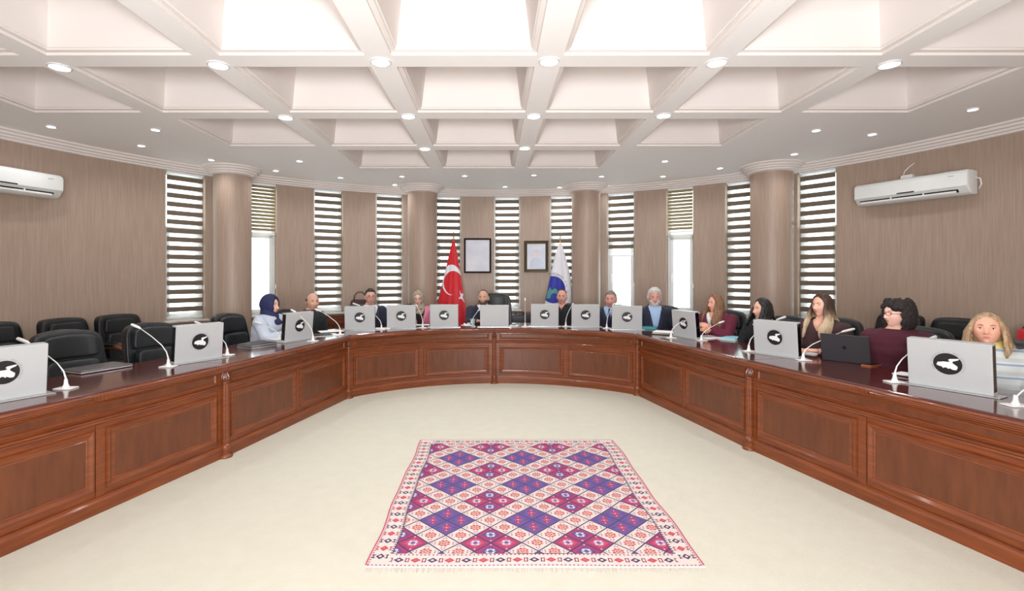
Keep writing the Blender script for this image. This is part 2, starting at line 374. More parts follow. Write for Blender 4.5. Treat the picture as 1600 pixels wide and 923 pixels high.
class Seg:
    def __init__(s, k):
        s.k = k; s.a, s.b = POST[ORDP[k]], POST[ORDP[k + 1]]; s.arc = k in (3, 4); s.m0, s.m1 = mitre(k), mitre(k + 1)
        if s.arc:
            s.t0 = atan2(s.a.x - AC.x, s.a.y - AC.y); s.t1 = atan2(s.b.x - AC.x, s.b.y - AC.y); s.L = abs(s.t1 - s.t0) * AR
        else: s.L = (s.b - s.a).length
        s.o = (s.a + s.b) / 2
    def n(s, t):
        if not s.arc: return seg_n(s.k, 0)
        a = s.t0 + (s.t1 - s.t0) * t; return Vector((sin(a), cos(a)))
    def P(s, t, d, z, loc=True):
        if s.arc:
            q = s.n(t); p = AC + q * AR; tg = Vector((q.y, -q.x))
            e0 = max(0, 1 - t / .16) * (s.m0.dot(tg)); e1 = max(0, 1 - (1 - t) / .16) * (s.m1.dot(tg))
            m_ = q + tg * (e0 + e1)
        else:
            p = s.a.lerp(s.b, t); m_ = s.m0.lerp(s.m1, t)
        p = p + m_ * d
        if loc: p = p - s.o
        return Vector((p.x, p.y, z))
    def ts(s, t0, t1):
        n = max(1, int(round((t1 - t0) * (26 if s.arc else 5)))); return [t0 + (t1 - t0) * i / n for i in range(n + 1)]
    def prof(s, b, t0, t1, pr, mi=0): b.grid([[s.P(t, d, z) for d, z in pr] for t in s.ts(t0, t1)], mi, True, (True, True)); return b
    def bx(s, b, t0, t1, d0, d1, z0, z1, mi=0): return s.prof(b, t0, t1, [(d0, z0), (d1, z0), (d1, z1), (d0, z1)], mi)
    def panel(s, t0, t1, z0, z1, loops, fd):
        b = MB(); nn = max(2, int((t1 - t0) * (26 if s.arc else 4)))
        def loop(ins, d):
            a0, a1, y0, y1 = t0 + ins / s.L, t1 - ins / s.L, z0 + ins, z1 - ins
            ts = [a0 + (a1 - a0) * i / nn for i in range(nn + 1)]
            return [s.P(t, d, y0) for t in ts] + [s.P(t, d, y1) for t in reversed(ts)]
        b.grid([loop(i, d) for i, d in loops], 0, True)
        i = loops[-1][0]; a0, a1 = t0 + i / s.L, t1 - i / s.L
        b2 = MB(); b2.grid([[s.P(a0 + (a1 - a0) * q / nn, fd, z0 + i - .001), s.P(a0 + (a1 - a0) * q / nn, fd, z1 - i + .001)] for q in range(nn + 1)])
        return b, b2
DL = ['left wing nearest the camera, partly out of frame', 'left wing, second from the left', 'left wing next to the curved head', 'curved head, left half',
      'curved head, right half', 'right wing next to the curved head', 'right wing, second from the right', 'right wing nearest the camera, partly out of frame']
TT = .77; DEPTH = .74
for k in range(8):
    s = Seg(k); e = thing('conference_desk', 'panelled cherry wood desk unit of the %s' % DL[k], 'desk', (s.o.x, s.o.y, 0), 0, 'panelled desk units of the horseshoe table')
    b = MB(); s.prof(b, .0015, .9985, [(-.02, TT), (-.034, TT - .006), (-.036, TT - .012), (DEPTH - .01, TT - .012), (DEPTH, TT - .006), (DEPTH - .006, TT)]); b.build('tabletop', MT['wood_top'], e)
    b = MB(); s.prof(b, .001, .999, [(-.034, TT - .012), (-.048, TT - .016), (-.052, TT - .024), (-.046, TT - .030), (-.050, TT - .036), (-.044, TT - .043), (-.046, TT - .05), (-.03, TT - .058), (-.028, TT - .066), (DEPTH - .02, TT - .05), (DEPTH - .01, TT - .012)])
    o = b.build('edge_moulding', MT['wood'], e)
    # carved ribbon in the middle of the edge
    b = MB()
    for q in range(-3, 4):
        t = .5 + q * .014 / s.L * 1.6; s.bx(b, t - .0052, t + .0052, -.0545, -.03, TT - .058 + abs(q) * .004, TT - .016 - abs(q) * .003)
    b.build('carved_ribbon', MT['wood'], e)
    b = MB(); s.bx(b, 0, 1, 0, .022, .0, TT - .05); b.build('front_board', MT['wood'], e)
    b = MB(); s.prof(b, 0, 1, [(.0, 0), (-.026, 0), (-.026, .075), (-.018, .088), (-.014, .1), (.0, .1)]); b.build('plinth', MT['wood'], e)
    b = MB(); s.prof(b, 0, 1, [(.0, .555), (-.012, .558), (-.018, .566), (-.014, .574), (-.024, .584), (-.026, .594), (0, .60)]); b.build('rail_moulding', MT['wood'], e)
    mg = .075 / s.L
    a, c = s.panel(mg, 1 - mg, .612, .700, [(0, 0), (.004, -.009), (.012, -.010), (.02, .0), (.026, -.002)], -.003)
    o = a.build('frieze_frame', MT['wood'], e); c.build('frieze_panel', MT['wood_panel'], e)
    for t0, t1 in ((mg, .5 - .035 / s.L), (.5 + .035 / s.L, 1 - mg)):
        a, c = s.panel(t0, t1, .135, .525, [(0, 0), (.006, -.014), (.016, -.016), (.034, -.006), (.046, -.004), (.05, -.001), (.056, -.004)], -.005)
        p = c.build('raised_panel', MT['wood_panel'], e); a.build('panel_frame', MT['wood'], p)
    b = MB(); s.bx(b, .5 - .028 / s.L, .5 + .028 / s.L, -.006, .001, .1, .555); b.build('centre_stile', MT['wood'], e)
    for t0, t1 in ((0, .06 / s.L), (1 - .06 / s.L, 1)):
        b = MB(); s.bx(b, t0, t1, -.008, .001, .1, .70); b.build('end_stile', MT['wood'], e)
    for t in (.02, .98):
        b = MB(); s.bx(b, t - .012, t + .012, .024, DEPTH - .12, 0, TT - .05); b.build('side_support', MT['wood_dark'], e)
    # pilaster at the start post (and at the very end)
    for jj, tt in ((k, 0.0),) + (((8, 1.0),) if k == 7 else ()):
        mm = mitre(jj); c = POST[ORDP[jj]] - s.o - mm.normalized() * .018; c = (c.x, c.y, 0)
        b = MB(); b.lathe([(.025, .11), (.028, .13, 1), (.026, .60, 1), (.024, .605), (.035, .612), (.035, .622), (.028, .628)], 24, c, flute=.16)
        pl = b.build('pilaster', MT['wood'], e, 40)
        b = MB(); b.lathe([(.056, 0), (.058, .012), (.052, .022), (.037, .03), (.039, .07), (.043, .09), (.038, .10), (.026, .112)], 20, c)
        b.build('pilaster_base', MT['wood'], pl, 40)
        b = MB(); b.lathe([(.022, .628), (.027, .64), (.028, .66), (.021, .69), (.009, .705), (.002, .71)], 14, c, flute=.0)
        for q in range(8):
            an = q * pi / 4; b.tube([(c[0] + cos(an) * .025, c[1] + sin(an) * .025, .632), (c[0] + cos(an) * .030, c[1] + sin(an) * .030, .658), (c[0] + cos(an) * .014, c[1] + sin(an) * .014, .70)], [.006, .008, .003], 6)
        b.build('carved_bud', MT['wood_dark'], pl, 50)
def seg_at(p):   # outward normal of the desk front nearest to a point
    best = None
    for k in range(8):
        s = Seg(k)
        for i in range(21):
            q = s.P(i / 20, 0, 0, False); d = (Vector((p[0], p[1])) - Vector((q.x, q.y))).length
            if best is None or d < best[0]: best = (d, s.n(i / 20))
    return best[1]
# ================= RUG =================
def rug():
    x0, x1, y0, y1 = -.657, 1.09, 2.52, 4.465
    e = thing('kilim_rug', 'red, white and blue diamond patterned kilim rug on the cream carpet', 'rug', ((x0 + x1) / 2, (y0 + y1) / 2, 0))
    ox, oy = (x0 + x1) / 2, (y0 + y1) / 2
    for nm, c in (('rug_white', (206, 194, 188)), ('rug_line', (74, 52, 88)), ('rug_blue', (90, 80, 142)), ('rug_red', (148, 56, 100)), ('rug_rose', (186, 66, 92)), ('rug_orange', (186, 104, 88)), ('rug_purple', (104, 62, 116)), ('rug_sky', (130, 158, 205))):
        mat(nm, c, .95, bump=((200, 200, 200), .4, .002))
    ML = ['rug_white', 'rug_line', 'rug_blue', 'rug_red', 'rug_rose', 'rug_orange', 'rug_purple', 'rug_sky']; W, LN, BLU, RED, ROS, ORA, PUR, SKY = range(8)
    b = MB(); rnd = random.Random(5)
    def clip(poly, xa, xb, ya, yb):
        for ax, lim, sg in ((0, xa, 1), (0, xb, -1), (1, ya, 1), (1, yb, -1)):
            out = []
            for i in range(len(poly)):
                p, q = poly[i], poly[(i + 1) % len(poly)]
                ip, iq = (p[ax] - lim) * sg >= 0, (q[ax] - lim) * sg >= 0
                if ip: out.append(p)
                if ip != iq:
                    t = (lim - p[ax]) / (q[ax] - p[ax]); out.append((p[0] + (q[0] - p[0]) * t, p[1] + (q[1] - p[1]) * t))
            poly = out
            if len(poly) < 3: return []
        return poly
    wv = lambda x, y: (x + .006 * sin(y * 5) - .004 * sin(y * 11 + x * 3), y + .004 * sin(x * 6))
    def pl(poly, lay, c, lim=None):
        if lim: poly = clip(poly, *lim)
        if len(poly) < 3: return
        b.add([(wv(x, y)[0] - ox, wv(x, y)[1] - oy, .008 + lay * .0006) for x, y in poly], [tuple(range(len(poly)))], c)
    def dia(cx, cy, w, h, lay, c, lim=None): pl([(cx - w, cy), (cx, cy - h), (cx + w, cy), (cx, cy + h)], lay, c, lim)
    def rect(xa, ya, xb, yb, lay, c, lim=None): pl([(xa, ya), (xb, ya), (xb, yb), (xa, yb)], lay, c, lim)
    # body
    n = 40
    rows = [[(wv(x, y0 + (y1 - y0) * i / n)[0] - ox, wv(x, y0 + (y1 - y0) * i / n)[1] - oy, z) for x, z in ((x0, 0), (x1, 0), (x1, .008), (x0, .008))] for i in range(n + 1)]
    b.grid(rows, W, True, (True, True))
    fx0, fx1, fy0, fy1 = -.535, .963, 2.635, 4.362
    L = (fx0, fx1, fy0, fy1)
    for i in range(30):
        ya, yb = fy0 + (fy1 - fy0) * i / 30, fy0 + (fy1 - fy0) * (i + 1) / 30
        rect(fx0 - .006, ya, fx1 + .006, yb, 1, LN)
    cw, ch = .0866, .085   # half diagonals of a small cell
    cx0, cy0 = .24, 3.505
    for i in range(-12, 13):
        for j in range(-12, 13):
            # big diamond (2x2) centred at cx0,cy0 => cells i,j in {0,1}
            x = cx0 + ((i - .5) - (j - .5)) * cw; y = cy0 + ((i - .5) + (j - .5)) * ch
            if not (fx0 - .1 < x < fx1 + .1 and fy0 - .1 < y < fy1 + .1): continue
            s_ = .93; white = (i % 3 == 2) or (j % 3 == 2)
            if white:
                dia(x, y, cw * s_, ch * s_, 2, W, L)
                for a in range(8):
                    an = a * pi / 4 + pi / 8; px_, py_ = x + cos(an) * cw * .3, y + sin(an) * ch * .3
                    dia(px_, py_, cw * .13, ch * .12, 3, ORA if a % 2 else ROS, L)
                dia(x, y, cw * .2, ch * .2, 4, ORA, L); dia(x, y, cw * .07, ch * .07, 5, W, L)
                for a in (0, pi / 2, pi, -pi / 2):
                    cxq, cyq = x + cos(a) * cw * .58, y + sin(a) * ch * .58
                    dia(cxq + .008 * abs(sin(a)), cyq + .008 * abs(cos(a)), cw * .07, ch * .07, 3, RED, L); dia(cxq - .008 * abs(sin(a)), cyq - .008 * abs(cos(a)), cw * .07, ch * .07, 3, RED, L)
                    dia(x + cos(a) * cw * .76, y + sin(a) * ch * .76, cw * .05, ch * .05, 3, LN, L)
            else:
                blue = ((i // 3) + (j // 3)) % 2 == 0
                base = BLU if blue else RED
                dia(x, y, cw * s_, ch * s_, 2, base, L)
                if blue:
                    for q in (-.36, 0, .36):
                        dia(x, y + q * ch * 1.1, cw * .36, ch * .2, 3, RED if q else ROS, L)
                        dia(x, y + q * ch * 1.1, cw * .07, ch * .05, 4, W, L)
                    dia(x - cw * .58, y, cw * .2, ch * .17, 3, PUR, L); dia(x + cw * .58, y, cw * .2, ch * .17, 3, PUR, L)
                else:
                    dia(x, y, cw * .62, ch * .62, 3, PUR if (i + j) % 2 else ROS, L)
                    for a in range(8):
                        an = a * pi / 4; dia(x + cos(an) * cw * .24, y + sin(an) * ch * .24, cw * .12, ch * .12, 4, W if a % 2 else SKY, L)
                    dia(x, y, cw * .12, ch * .12, 5, BLU, L)
                    dia(x, y + ch * .74, cw * .08, ch * .07, 4, W, L); dia(x, y - ch * .74, cw * .08, ch * .07, 4, W, L)
    # border: toothed edge + hooked diamonds
    def border(n, fn):
        for i in range(n): fn(i, (i + .5) / n)
    for side in (0, 1):
        xc = (x0 + fx0) / 2 if side == 0 else (x1 + fx1) / 2
        nn = 24
        for i in range(nn):
            y = y0 + .05 + (y1 - y0 - .1) * (i + .5) / nn; c1, c2 = (ROS, RED) if i % 2 else (LN, PUR)
            dia(xc, y, .024, .026, 1, c1); dia(xc, y, .010, .011, 2, W if not i % 2 else ORA)
            for sg in (-1, 1):
                rect(xc + sg * .036 - .003, y - .018, xc + sg * .036 + .003, y + .018, 1, c1 if i % 2 else LN); rect(xc + sg * .034 - .009, y + .010, xc + sg * .034 + .009, y + .016, 1, c1); rect(xc + sg * .034 - .009, y - .016, xc + sg * .034 + .009, y - .010, 1, c1)
        xe, xi = (x0, fx0) if side == 0 else (x1, fx1); sg = 1 if side == 0 else -1
        for i in range(90):
            y = y0 + .01 + (y1 - y0 - .02) * i / 90
            rect(min(xe, xe + sg * .008), y, max(xe, xe + sg * .008), y + .0216, 1, ROS); rect(min(xe + sg * .012, xe + sg * .02), y, max(xe + sg * .012, xe + sg * .02), y + .010, 1, RED)
            if fy0 < y < fy1: rect(min(xi - sg * .006, xi - sg * .016), y, max(xi - sg * .006, xi - sg * .016), y + .009, 1, LN)
    for side in (0, 1):
        yc = (y0 + fy0) / 2 if side == 0 else (y1 + fy1) / 2; nn = 17
        for i in range(nn):
            x = fx0 + (fx1 - fx0) * (i + .5) / nn; c1 = ROS if i % 2 else LN
            dia(x, yc, .028, .022, 1, c1); dia(x, yc, .011, .009, 2, W if not i % 2 else ORA)
            for sg in (-1, 1):
                rect(x + sg * .036 - .003, yc - .018, x + sg * .036 + .003, yc + .018, 1, c1 if c1 == ROS else RED)
                for q in (-.016, .012): rect(x + sg * .040 - .007, yc + q, x + sg * .040 + .007, yc + q + .005, 1, c1)
        ye, yi = (y0, fy0) if side == 0 else (y1, fy1); sg = 1 if side == 0 else -1
        for i in range(80):
            x = x0 + .01 + (x1 - x0 - .02) * i / 80
            rect(x, min(ye + sg * .006, ye + sg * .014), x + .010, max(ye + sg * .006, ye + sg * .014), 1, RED)
            if fx0 < x < fx1: rect(x, min(yi - sg * .004, yi - sg * .014), x + .008, max(yi - sg * .004, yi - sg * .014), 1, RED)
    b.build('woven_field', [MT[q] for q in ML], e)
    b = MB()
    for i in range(170):
        x = x0 + .005 + (x1 - x0 - .01) * i / 170
        for ye, sg in ((y0, -1), (y1, 1)):
            dx = rnd.uniform(-.008, .008); l = rnd.uniform(.02, .045)
            b.tube([(x - ox, ye - oy, .004), (x + dx - ox, ye + sg * l - oy, .002)], .0014, 4)
    o = b.build('fringe', MT['rug_white'], e); o['kind'] = 'stuff'
rug()
# ================= FLAGS, PICTURES, AIR CONDITIONERS =================
def inpoly(x, y, P):
    c = False; j = len(P) - 1
    for i in range(len(P)):
        if (P[i][1] > y) != (P[j][1] > y) and x < (P[j][0] - P[i][0]) * (y - P[i][1]) / (P[j][1] - P[i][1]) + P[i][0]: c = not c
        j = i
    return c
_gl = {}
def text_mesh(body, size):
    if (body, size) in _gl: return _gl[(body, size)]
    cu = bpy.data.curves.new('t', 'FONT'); cu.body = body; cu.size = size; cu.align_x = 'CENTER'; cu.resolution_u = 2
    o = bpy.data.objects.new('t', cu); COL.objects.link(o); dg = bpy.context.evaluated_depsgraph_get()
    me = bpy.data.meshes.new_from_object(o.evaluated_get(dg)); bpy.data.objects.remove(o)
    r = ([tuple(v.co) for v in me.vertices], [tuple(p.vertices) for p in me.polygons]); bpy.data.meshes.remove(me); _gl[(body, size)] = r; return r
def ring_text(b, body, cx, cy, rx, ry, size, a0, step, place, mi=0):
    """letters set round an ellipse; place(x, y) gives the 3D point"""
    for i, ch in enumerate(body):
        if ch == ' ': continue
        a = a0 - i * step; vs, fs = text_mesh(ch, size); out = []
        for v in vs:
            lx, ly = v[0], v[1]; t = a - pi / 2
            x = cx + rx * cos(a) + lx * cos(t) - ly * sin(t); y = cy + ry * sin(a) + lx * sin(t) + ly * cos(t)
            out.append(place(x, y))
        b.add(out, fs, mi)
mat('flag_blue', (44, 52, 160), .6); mat('flag_green', (84, 150, 142), .6); mat('ink', (40, 42, 80), .6)
def flag(name, label, apx, D, prof, mats, colour, letters=None):
    """cloth gathered under the finial and fanning out downward; prof = [(z, xl, xr)]"""
    X = Xp(apx, D); e = thing(name, label, 'flag', (X, D, 0), 0, 'flags on indoor poles')
    def lim(z):
        for i in range(len(prof) - 1):
            a, b_ = prof[i], prof[i + 1]
            if a[0] >= z >= b_[0]:
                t = (a[0] - z) / (a[0] - b_[0]); return a[1] + (b_[1] - a[1]) * t, a[2] + (b_[2] - a[2]) * t
        return prof[-1][1:] if z < prof[-1][0] else prof[0][1:]
    def Y(u, z):
        t = (prof[0][0] - z) / 1.2
        return -(.02 + .17 * min(t, 1.1)) * sqrt(max(0, 1 - (2 * u - 1) ** 2)) - .014 * min(1, t * 2) * sin(u * 15 + 1) * sin(pi * u)
    nz_, nu = 300, 150; b = MB(); zt, zb = prof[0][0], prof[-1][0]
    pos = {}
    for i in range(nz_ + 1):
        z = zt + (zb - zt) * i / nz_; l, r = lim(z)
        for j in range(nu + 1):
            u = j / nu; b.v.append((l + (r - l) * u, Y(u, z), z))
    W_ = nu + 1
    for i in range(nz_):
        for j in range(nu):
            q = b.v[i * W_ + j]; p = b.v[(i + 1) * W_ + j + 1]
            b.f.append((i * W_ + j, i * W_ + j + 1, (i + 1) * W_ + j + 1, (i + 1) * W_ + j)); b.m.append(colour((q[0] + p[0]) / 2, (q[2] + p[2]) / 2))
    me = b.mesh([MT[q] for q in mats], True)
    me = modded(me, [('SOLIDIFY', {'thickness': .004})])
    link('cloth', me, e)
    if letters:
        b = MB()
        def place(x, z):
            l, r = lim(z); return (x, Y(min(1, max(0, (x - l) / max(.01, r - l))), z) - .006, z)
        letters(b, place); b.build('lettering', MT['ink'], e)
    # back fold so the cloth wraps the pole
    b = MB(); rows = []
    for i in range(25):
        z = zt + (zb - zt) * i / 24; l, r = lim(z); rows.append([(l + (r - l) * j / 12, .05 * sqrt(max(0, 1 - (j / 6 - 1) ** 2)) * min(1, (zt - z) * 2 + .2) + .004 * sin(j * 2), z) for j in range(13)])
    b.grid(rows); b.build('rear_fold', MT[mats[0]], e, True)
    b = MB(); b.tube([(0, .02, .05), (0, .02, zt + .13)], .012, 12); b.build('pole', MT['chrome'], e, True)
    b = MB(); b.lathe([(.014, zt - .02), (.022, zt), (.012, zt + .03), (.02, zt + .05), (.008, zt + .07), (.012, zt + .09), (.003, zt + .13), (.001, zt + .2)], 12, (0, .02, 0)); b.build('finial', MT['gold'], e, True)
    b = MB(); b.lathe([(.15, 0), (.15, .03), (.05, .05), (.02, .09)], 28, (0, .02, 0)); b.build('base', MT['gold'], e, 35)
    return e
S1 = .00169; ZT = Zp(374, 8.55)
def q1(zx, zy): return ((zx - 255) * S1, Zp(350 + zy / 6.59, 8.55))
star = [q1(*p) for p in [(322, 672), (335, 712), (360, 716), (352, 745), (372, 810), (345, 768), (312, 762), (332, 738)]]
def c_red(x, z):
    cx, cz = q1(238, 572); ix, iz = q1(256, 603)
    if ((x - cx) / (102 * S1)) ** 2 + ((z - cz) / (154 * S1)) ** 2 < 1 and ((x - ix) / (96 * S1)) ** 2 + ((z - iz) / (120 * S1)) ** 2 > 1: return 1
    return 1 if inpoly(x, z, star) else 0
flag('red_flag', 'red flag with white crescent and star hanging furled on a pole', 708.5, 8.55,
     [(q1(*a)[1], q1(b_, 0)[0], q1(c, 0)[0]) for a, b_, c in [((0, 160), 248, 262), ((0, 250), 225, 285), ((0, 420), 184, 315), ((0, 600), 140, 345), ((0, 800), 92, 375), ((0, 923), 70, 397), ((0, 1130), 60, 425)]],
     ['red_cloth', 'white_cloth'], c_red)
def q2(zx, zy): return ((zx - 372) * S1, Zp(350 + zy / 6.59, 8.55))
gp = [(150, 430), (185, 505), (225, 490), (250, 458), (310, 500), (330, 560), (320, 640), (265, 570), (200, 580), (160, 620), (150, 690), (90, 715), (60, 700), (90, 560)]
gp = [q2((850 + x / 15.38 - 820) * 6.59, (420 + y / 15.38 - 350) * 6.59) for x, y in gp]
def c_blue(x, z):
    cx, cz = q2(290, 672)
    if ((x - cx) / (124 * S1)) ** 2 + ((z - cz) / (138 * S1)) ** 2 < 1: return 2 if inpoly(x, z, gp) else 1
    return 0
def lt(b, place):
    cx, cz = q2(290, 672)
    ring_text(b, 'YÜZÜNCÜ YIL Ü', cx, cz, 134 * S1, 150 * S1, .05, R(104), R(9.2), place)
flag('university_flag', 'white flag with blue and green round emblem and lettering on a pole', 875.5, 8.55,
     [(q2(*a)[1], q2(b_, 0)[0], q2(c, 0)[0]) for a, b_, c in [((0, 190), 362, 384), ((0, 250), 340, 402), ((0, 330), 315, 425), ((0, 500), 278, 470), ((0, 650), 245, 488), ((0, 800), 212, 492), ((0, 923), 196, 495), ((0, 1130), 190, 500)]],
     ['white_cloth', 'flag_blue', 'flag_green'], c_blue, lt)
# framed pictures hanging on the back wall
mat('frame_dark', (40, 28, 24), .75, spec=.2); mat('frame_bronze', (92, 82, 62), .35, metal=.5); mat('photo_pale', (206, 210, 226), .5, noise_=((3, 3, 3), (228, 230, 236), .35, .7)); mat('photo_blue', (182, 192, 212), .3); mat('photo_skin', (212, 200, 198), .3); mat('photo_grey', (205, 208, 218), .6)
def picture(px0, px1, py0, py1, label, ornate):
    a = ang((px0 + px1) / 2); p = rc(a, RR - .02); D = p.y
    wd, hh = Xp(px1, D) - Xp(px0, D), (py1 - py0) * D / F; z = Zp((py0 + py1) / 2, D)
    e = thing('framed_picture', label, 'picture', (p.x, p.y, z), -a, 'framed pictures on the back wall')
    fw = .055 if ornate else .032
    loops = [(0, .018), (0, -.01), (.008, -.024), (fw * .5, -.016), (fw * .7, -.022), (fw, -.006)] if ornate else [(0, .018), (0, -.014), (.006, -.018), (fw - .006, -.018), (fw, -.006)]
    def ring(i, d): return [(x * (wd / 2 - i), d, y * (hh / 2 - i)) for x, y in ((-1, -1), (1, -1), (1, 1), (-1, 1))]
    b = MB(); b.grid([ring(i, d) for i, d in loops], 0, True); b.build('frame', MT['frame_bronze' if ornate else 'frame_dark'], e)
    b = MB(); b.box((0, 0, 0), (wd - 2 * fw + .01, .008, hh - 2 * fw + .01)); b.build('print', MT['photo_pale'], e)
    if ornate:
        b = MB()
        def el(cx, cz, rx, rz, mi, y): b.add([(cx + rx * cos(t * pi / 12), y, cz + rz * sin(t * pi / 12)) for t in range(24)], [tuple(range(24))], mi)
        s = wd / .36
        b.add([(x * s, -.0055, y * s) for x, y in [(-.10, -.17), (.10, -.17), (.10, -.08), (.06, -.035), (.02, -.02), (-.02, -.02), (-.06, -.035), (-.09, -.08)]], [tuple(range(8))], 0)
        b.add([(x * s, -.0062, y * s) for x, y in [(-.018, -.02), (.018, -.02), (.0, -.11)]], [(0, 1, 2)], 2)
        el(0, .03 * s, .034 * s, .05 * s, 1, -.0068); el(0, .075 * s, .036 * s, .016 * s, 2, -.0072)
        b.build('portrait_figure', [MT['photo_blue'], MT['photo_skin'], MT['photo_grey']], e)
picture(725, 767.5, 372, 426.5, 'large dark framed pale picture right of the red flag', False)
picture(819, 857, 376, 425, 'smaller ornate bronze framed portrait left of the white flag', True)
# split air conditioners
mat('ac_white', (232, 234, 232), .35)
def aircon(px0, px1, z0, z1, label, display=True):
    a0, a1 = ang(px0), ang(px1); A, B = rc(a0, RR - .01), rc(a1, RR - .01); mid = (A + B) / 2; d = B - A; L = d.length
    e = thing('air_conditioner', label, 'air conditioner', (mid.x, mid.y, z0), atan2(d.y, d.x), 'wall mounted split air conditioners')
    h = z1 - z0; n = 24; rows = []
    pr = [(-.0, 0), (-.10, 0), (-.145, .02), (-.17, .06), (-.2, .085), (-.205, h - .05), (-.19, h - .015), (-.16, h), (0, h)]
    xs = [-L / 2, -L / 2 + .006, -L / 2 + .02, L / 2 - .02, L / 2 - .006, L / 2]; sc_ = [.86, .95, 1, 1, .95, .86]
    for x, s in zip(xs, sc_): rows.append([(x, y * s, h / 2 + (z - h / 2) * (.93 + .07 * (s - .86) / .14)) for y, z in pr])
    b = MB(); b.grid(rows, 0, True, (True, True)); b.build('housing', MT['ac_white'], e, 40)
    b = MB(); b.add([(-L / 2 + .06, -.153, .022), (L / 2 - .09, -.153, .022), (L / 2 - .09, -.174, .055), (-L / 2 + .06, -.174, .055)], [(0, 1, 2, 3)]); b.build('air_outlet', MT['black_plastic'], e)
    b = MB(); b.box((-.02, -.172, .03), (L - .17, .012, .022), 0, .004); b.build('flap', MT['white_plastic'], e)
    for x in (-.16, .16):
        b = MB(); b.box((x, -.176, .04), (.012, .012, .035)); b.build('flap_hinge', MT['white_plastic'], e)
    if display: b = MB(); b.box((0, -.2065, .088), (.17, .006, .014), 0, .002); b.build('display', MT['screen_black'], e)
    b = MB(); b.box((L / 2 - .14, -.206, h - .06), (.05, .002, .007)); b.build('nameplate', MT['silver'], e)
    return e, L, h
e, L, h = aircon(1349, 1528, 2.37, 2.63, 'white split air conditioner high on the right wall with a cable above')
b = MB(); b.box((-.05, -.05, h + .03), (.12, .06, .05), 0, .006); b.build('junction_box', MT['white_plastic'], e)
b = MB(); b.tube([(-.1, -.04, h + .05), (-.09, -.03, h + .11), (-.04, -.02, h + .16), (-.0, -.01, h + .19)], .006, 8); b.tube([(0, -.04, h + .03), (.15, -.03, h + .01), (.3, -.03, h + .02), (.42, -.03, h + .015)], .006, 8)
b.tube([(L / 2, -.05, .18), (L / 2 + .04, -.04, .16), (L / 2 + .045, -.03, .1), (L / 2 + .02, -.02, .05)], .008, 8); b.build('cable', MT['white_plastic'], e, True)
# left unit: only its right end is in view
a_ = ang(81); e, L, h = aircon(-120, 81, 2.37, 2.63, 'white split air conditioner cut by the left frame edge on the left wall')

# ================= MONITORS AND MICROPHONES =================
EMB = [(-.052, -.012), (-.046, .006), (-.030, .010), (-.020, .013), (.0, .013), (.012, .016), (.004, .026), (.010, .033), (.030, .036), (.056, .040), (.050, .030), (.036, .024), (.024, .018), (.024, .008), (.036, -.002), (.046, -.010), (.046, -.022), (.040, -.034), (.024, -.034), (.010, -.026), (.004, -.032), (-.004, -.024), (-.014, -.024), (-.020, -.030), (-.028, -.020), (-.040, -.018)]
def monitor_meshes(W_=.395, Hh=.31):
    me = {}
    b = MB(); b.box((0, 0, Hh / 2), (W_, .012, Hh), 0, .004); b.box((0, .03, Hh - .006), (W_, .055, .012), 0, .003); b.box((0, .03, .008), (W_, .055, .016), 0, .003); me['back_cover'] = b.mesh(MT['monitor_white'])
    b = MB(); b.box((0, .031, Hh / 2), (W_ - .004, .048, Hh - .026)); me['display'] = b.mesh(MT['screen_black'])
    b = MB(); b.lathe([(.068, 0), (.068, .0012)], 40); b.v = [(v[0], -.0065 - v[2], v[1] + Hh * .53) for v in b.v]; me['emblem_disc'] = b.mesh(MT['emblem_black'])
    b = MB(); b.add([(x, -.0085, y + Hh * .53) for x, y in EMB], [tuple(range(len(EMB)))]); me['emblem_figure'] = b.mesh(MT['white_plastic'])
    b = MB(); ring_text(b, 'VAN YÜZÜNCÜ YIL ÜNİVERSİTESİ', 0, Hh * .53, .072, .072, .014, R(212), R(9.1), lambda x, y: (x, -.0072, y))
    me['emblem_lettering'] = b.mesh(MT['ink_grey'])
    b = MB(); b.box((0, .02, .003), (W_ + .07, .12, .006), 0, .002); me['base_plate'] = b.mesh(MT['silver'])
    return me
mat('ink_grey', (120, 120, 128), .6)
MON = monitor_meshes(); MONP = monitor_meshes(.405, .30)
def monitor(pxl, pxr, pyb, az, label, logo=True, scale=1.0):
    """az = direction the white back faces, degrees from -Y toward +X"""
    D = None
    p = U((pxl + pxr) / 2, pyb, TT)
    e = thing('popup_monitor', label, 'monitor', (p.x, p.y, TT + .0005), R(az), 'white backed pop-up monitors on the desks')
    M = MON if logo else MONP
    for k, me in M.items():
        if not logo and k.startswith('emblem'): continue
        if k.startswith('emblem') : continue
        o = link(k, me, e)
        if k != 'base_plate': o.rotation_euler = (R(5), 0, 0); o.location = (0, 0, .006)
        if k == 'back_cover' and logo:
            em = link('emblem', M['emblem_disc'], o)
            for q, nm in (('emblem_figure', 'emblem'), ('emblem_lettering', 'lettering')):
                o3 = link('emblem_figure' if q == 'emblem_figure' else 'emblem_lettering', M[q], o)
    e.scale = (scale, 1, 1)
    return e
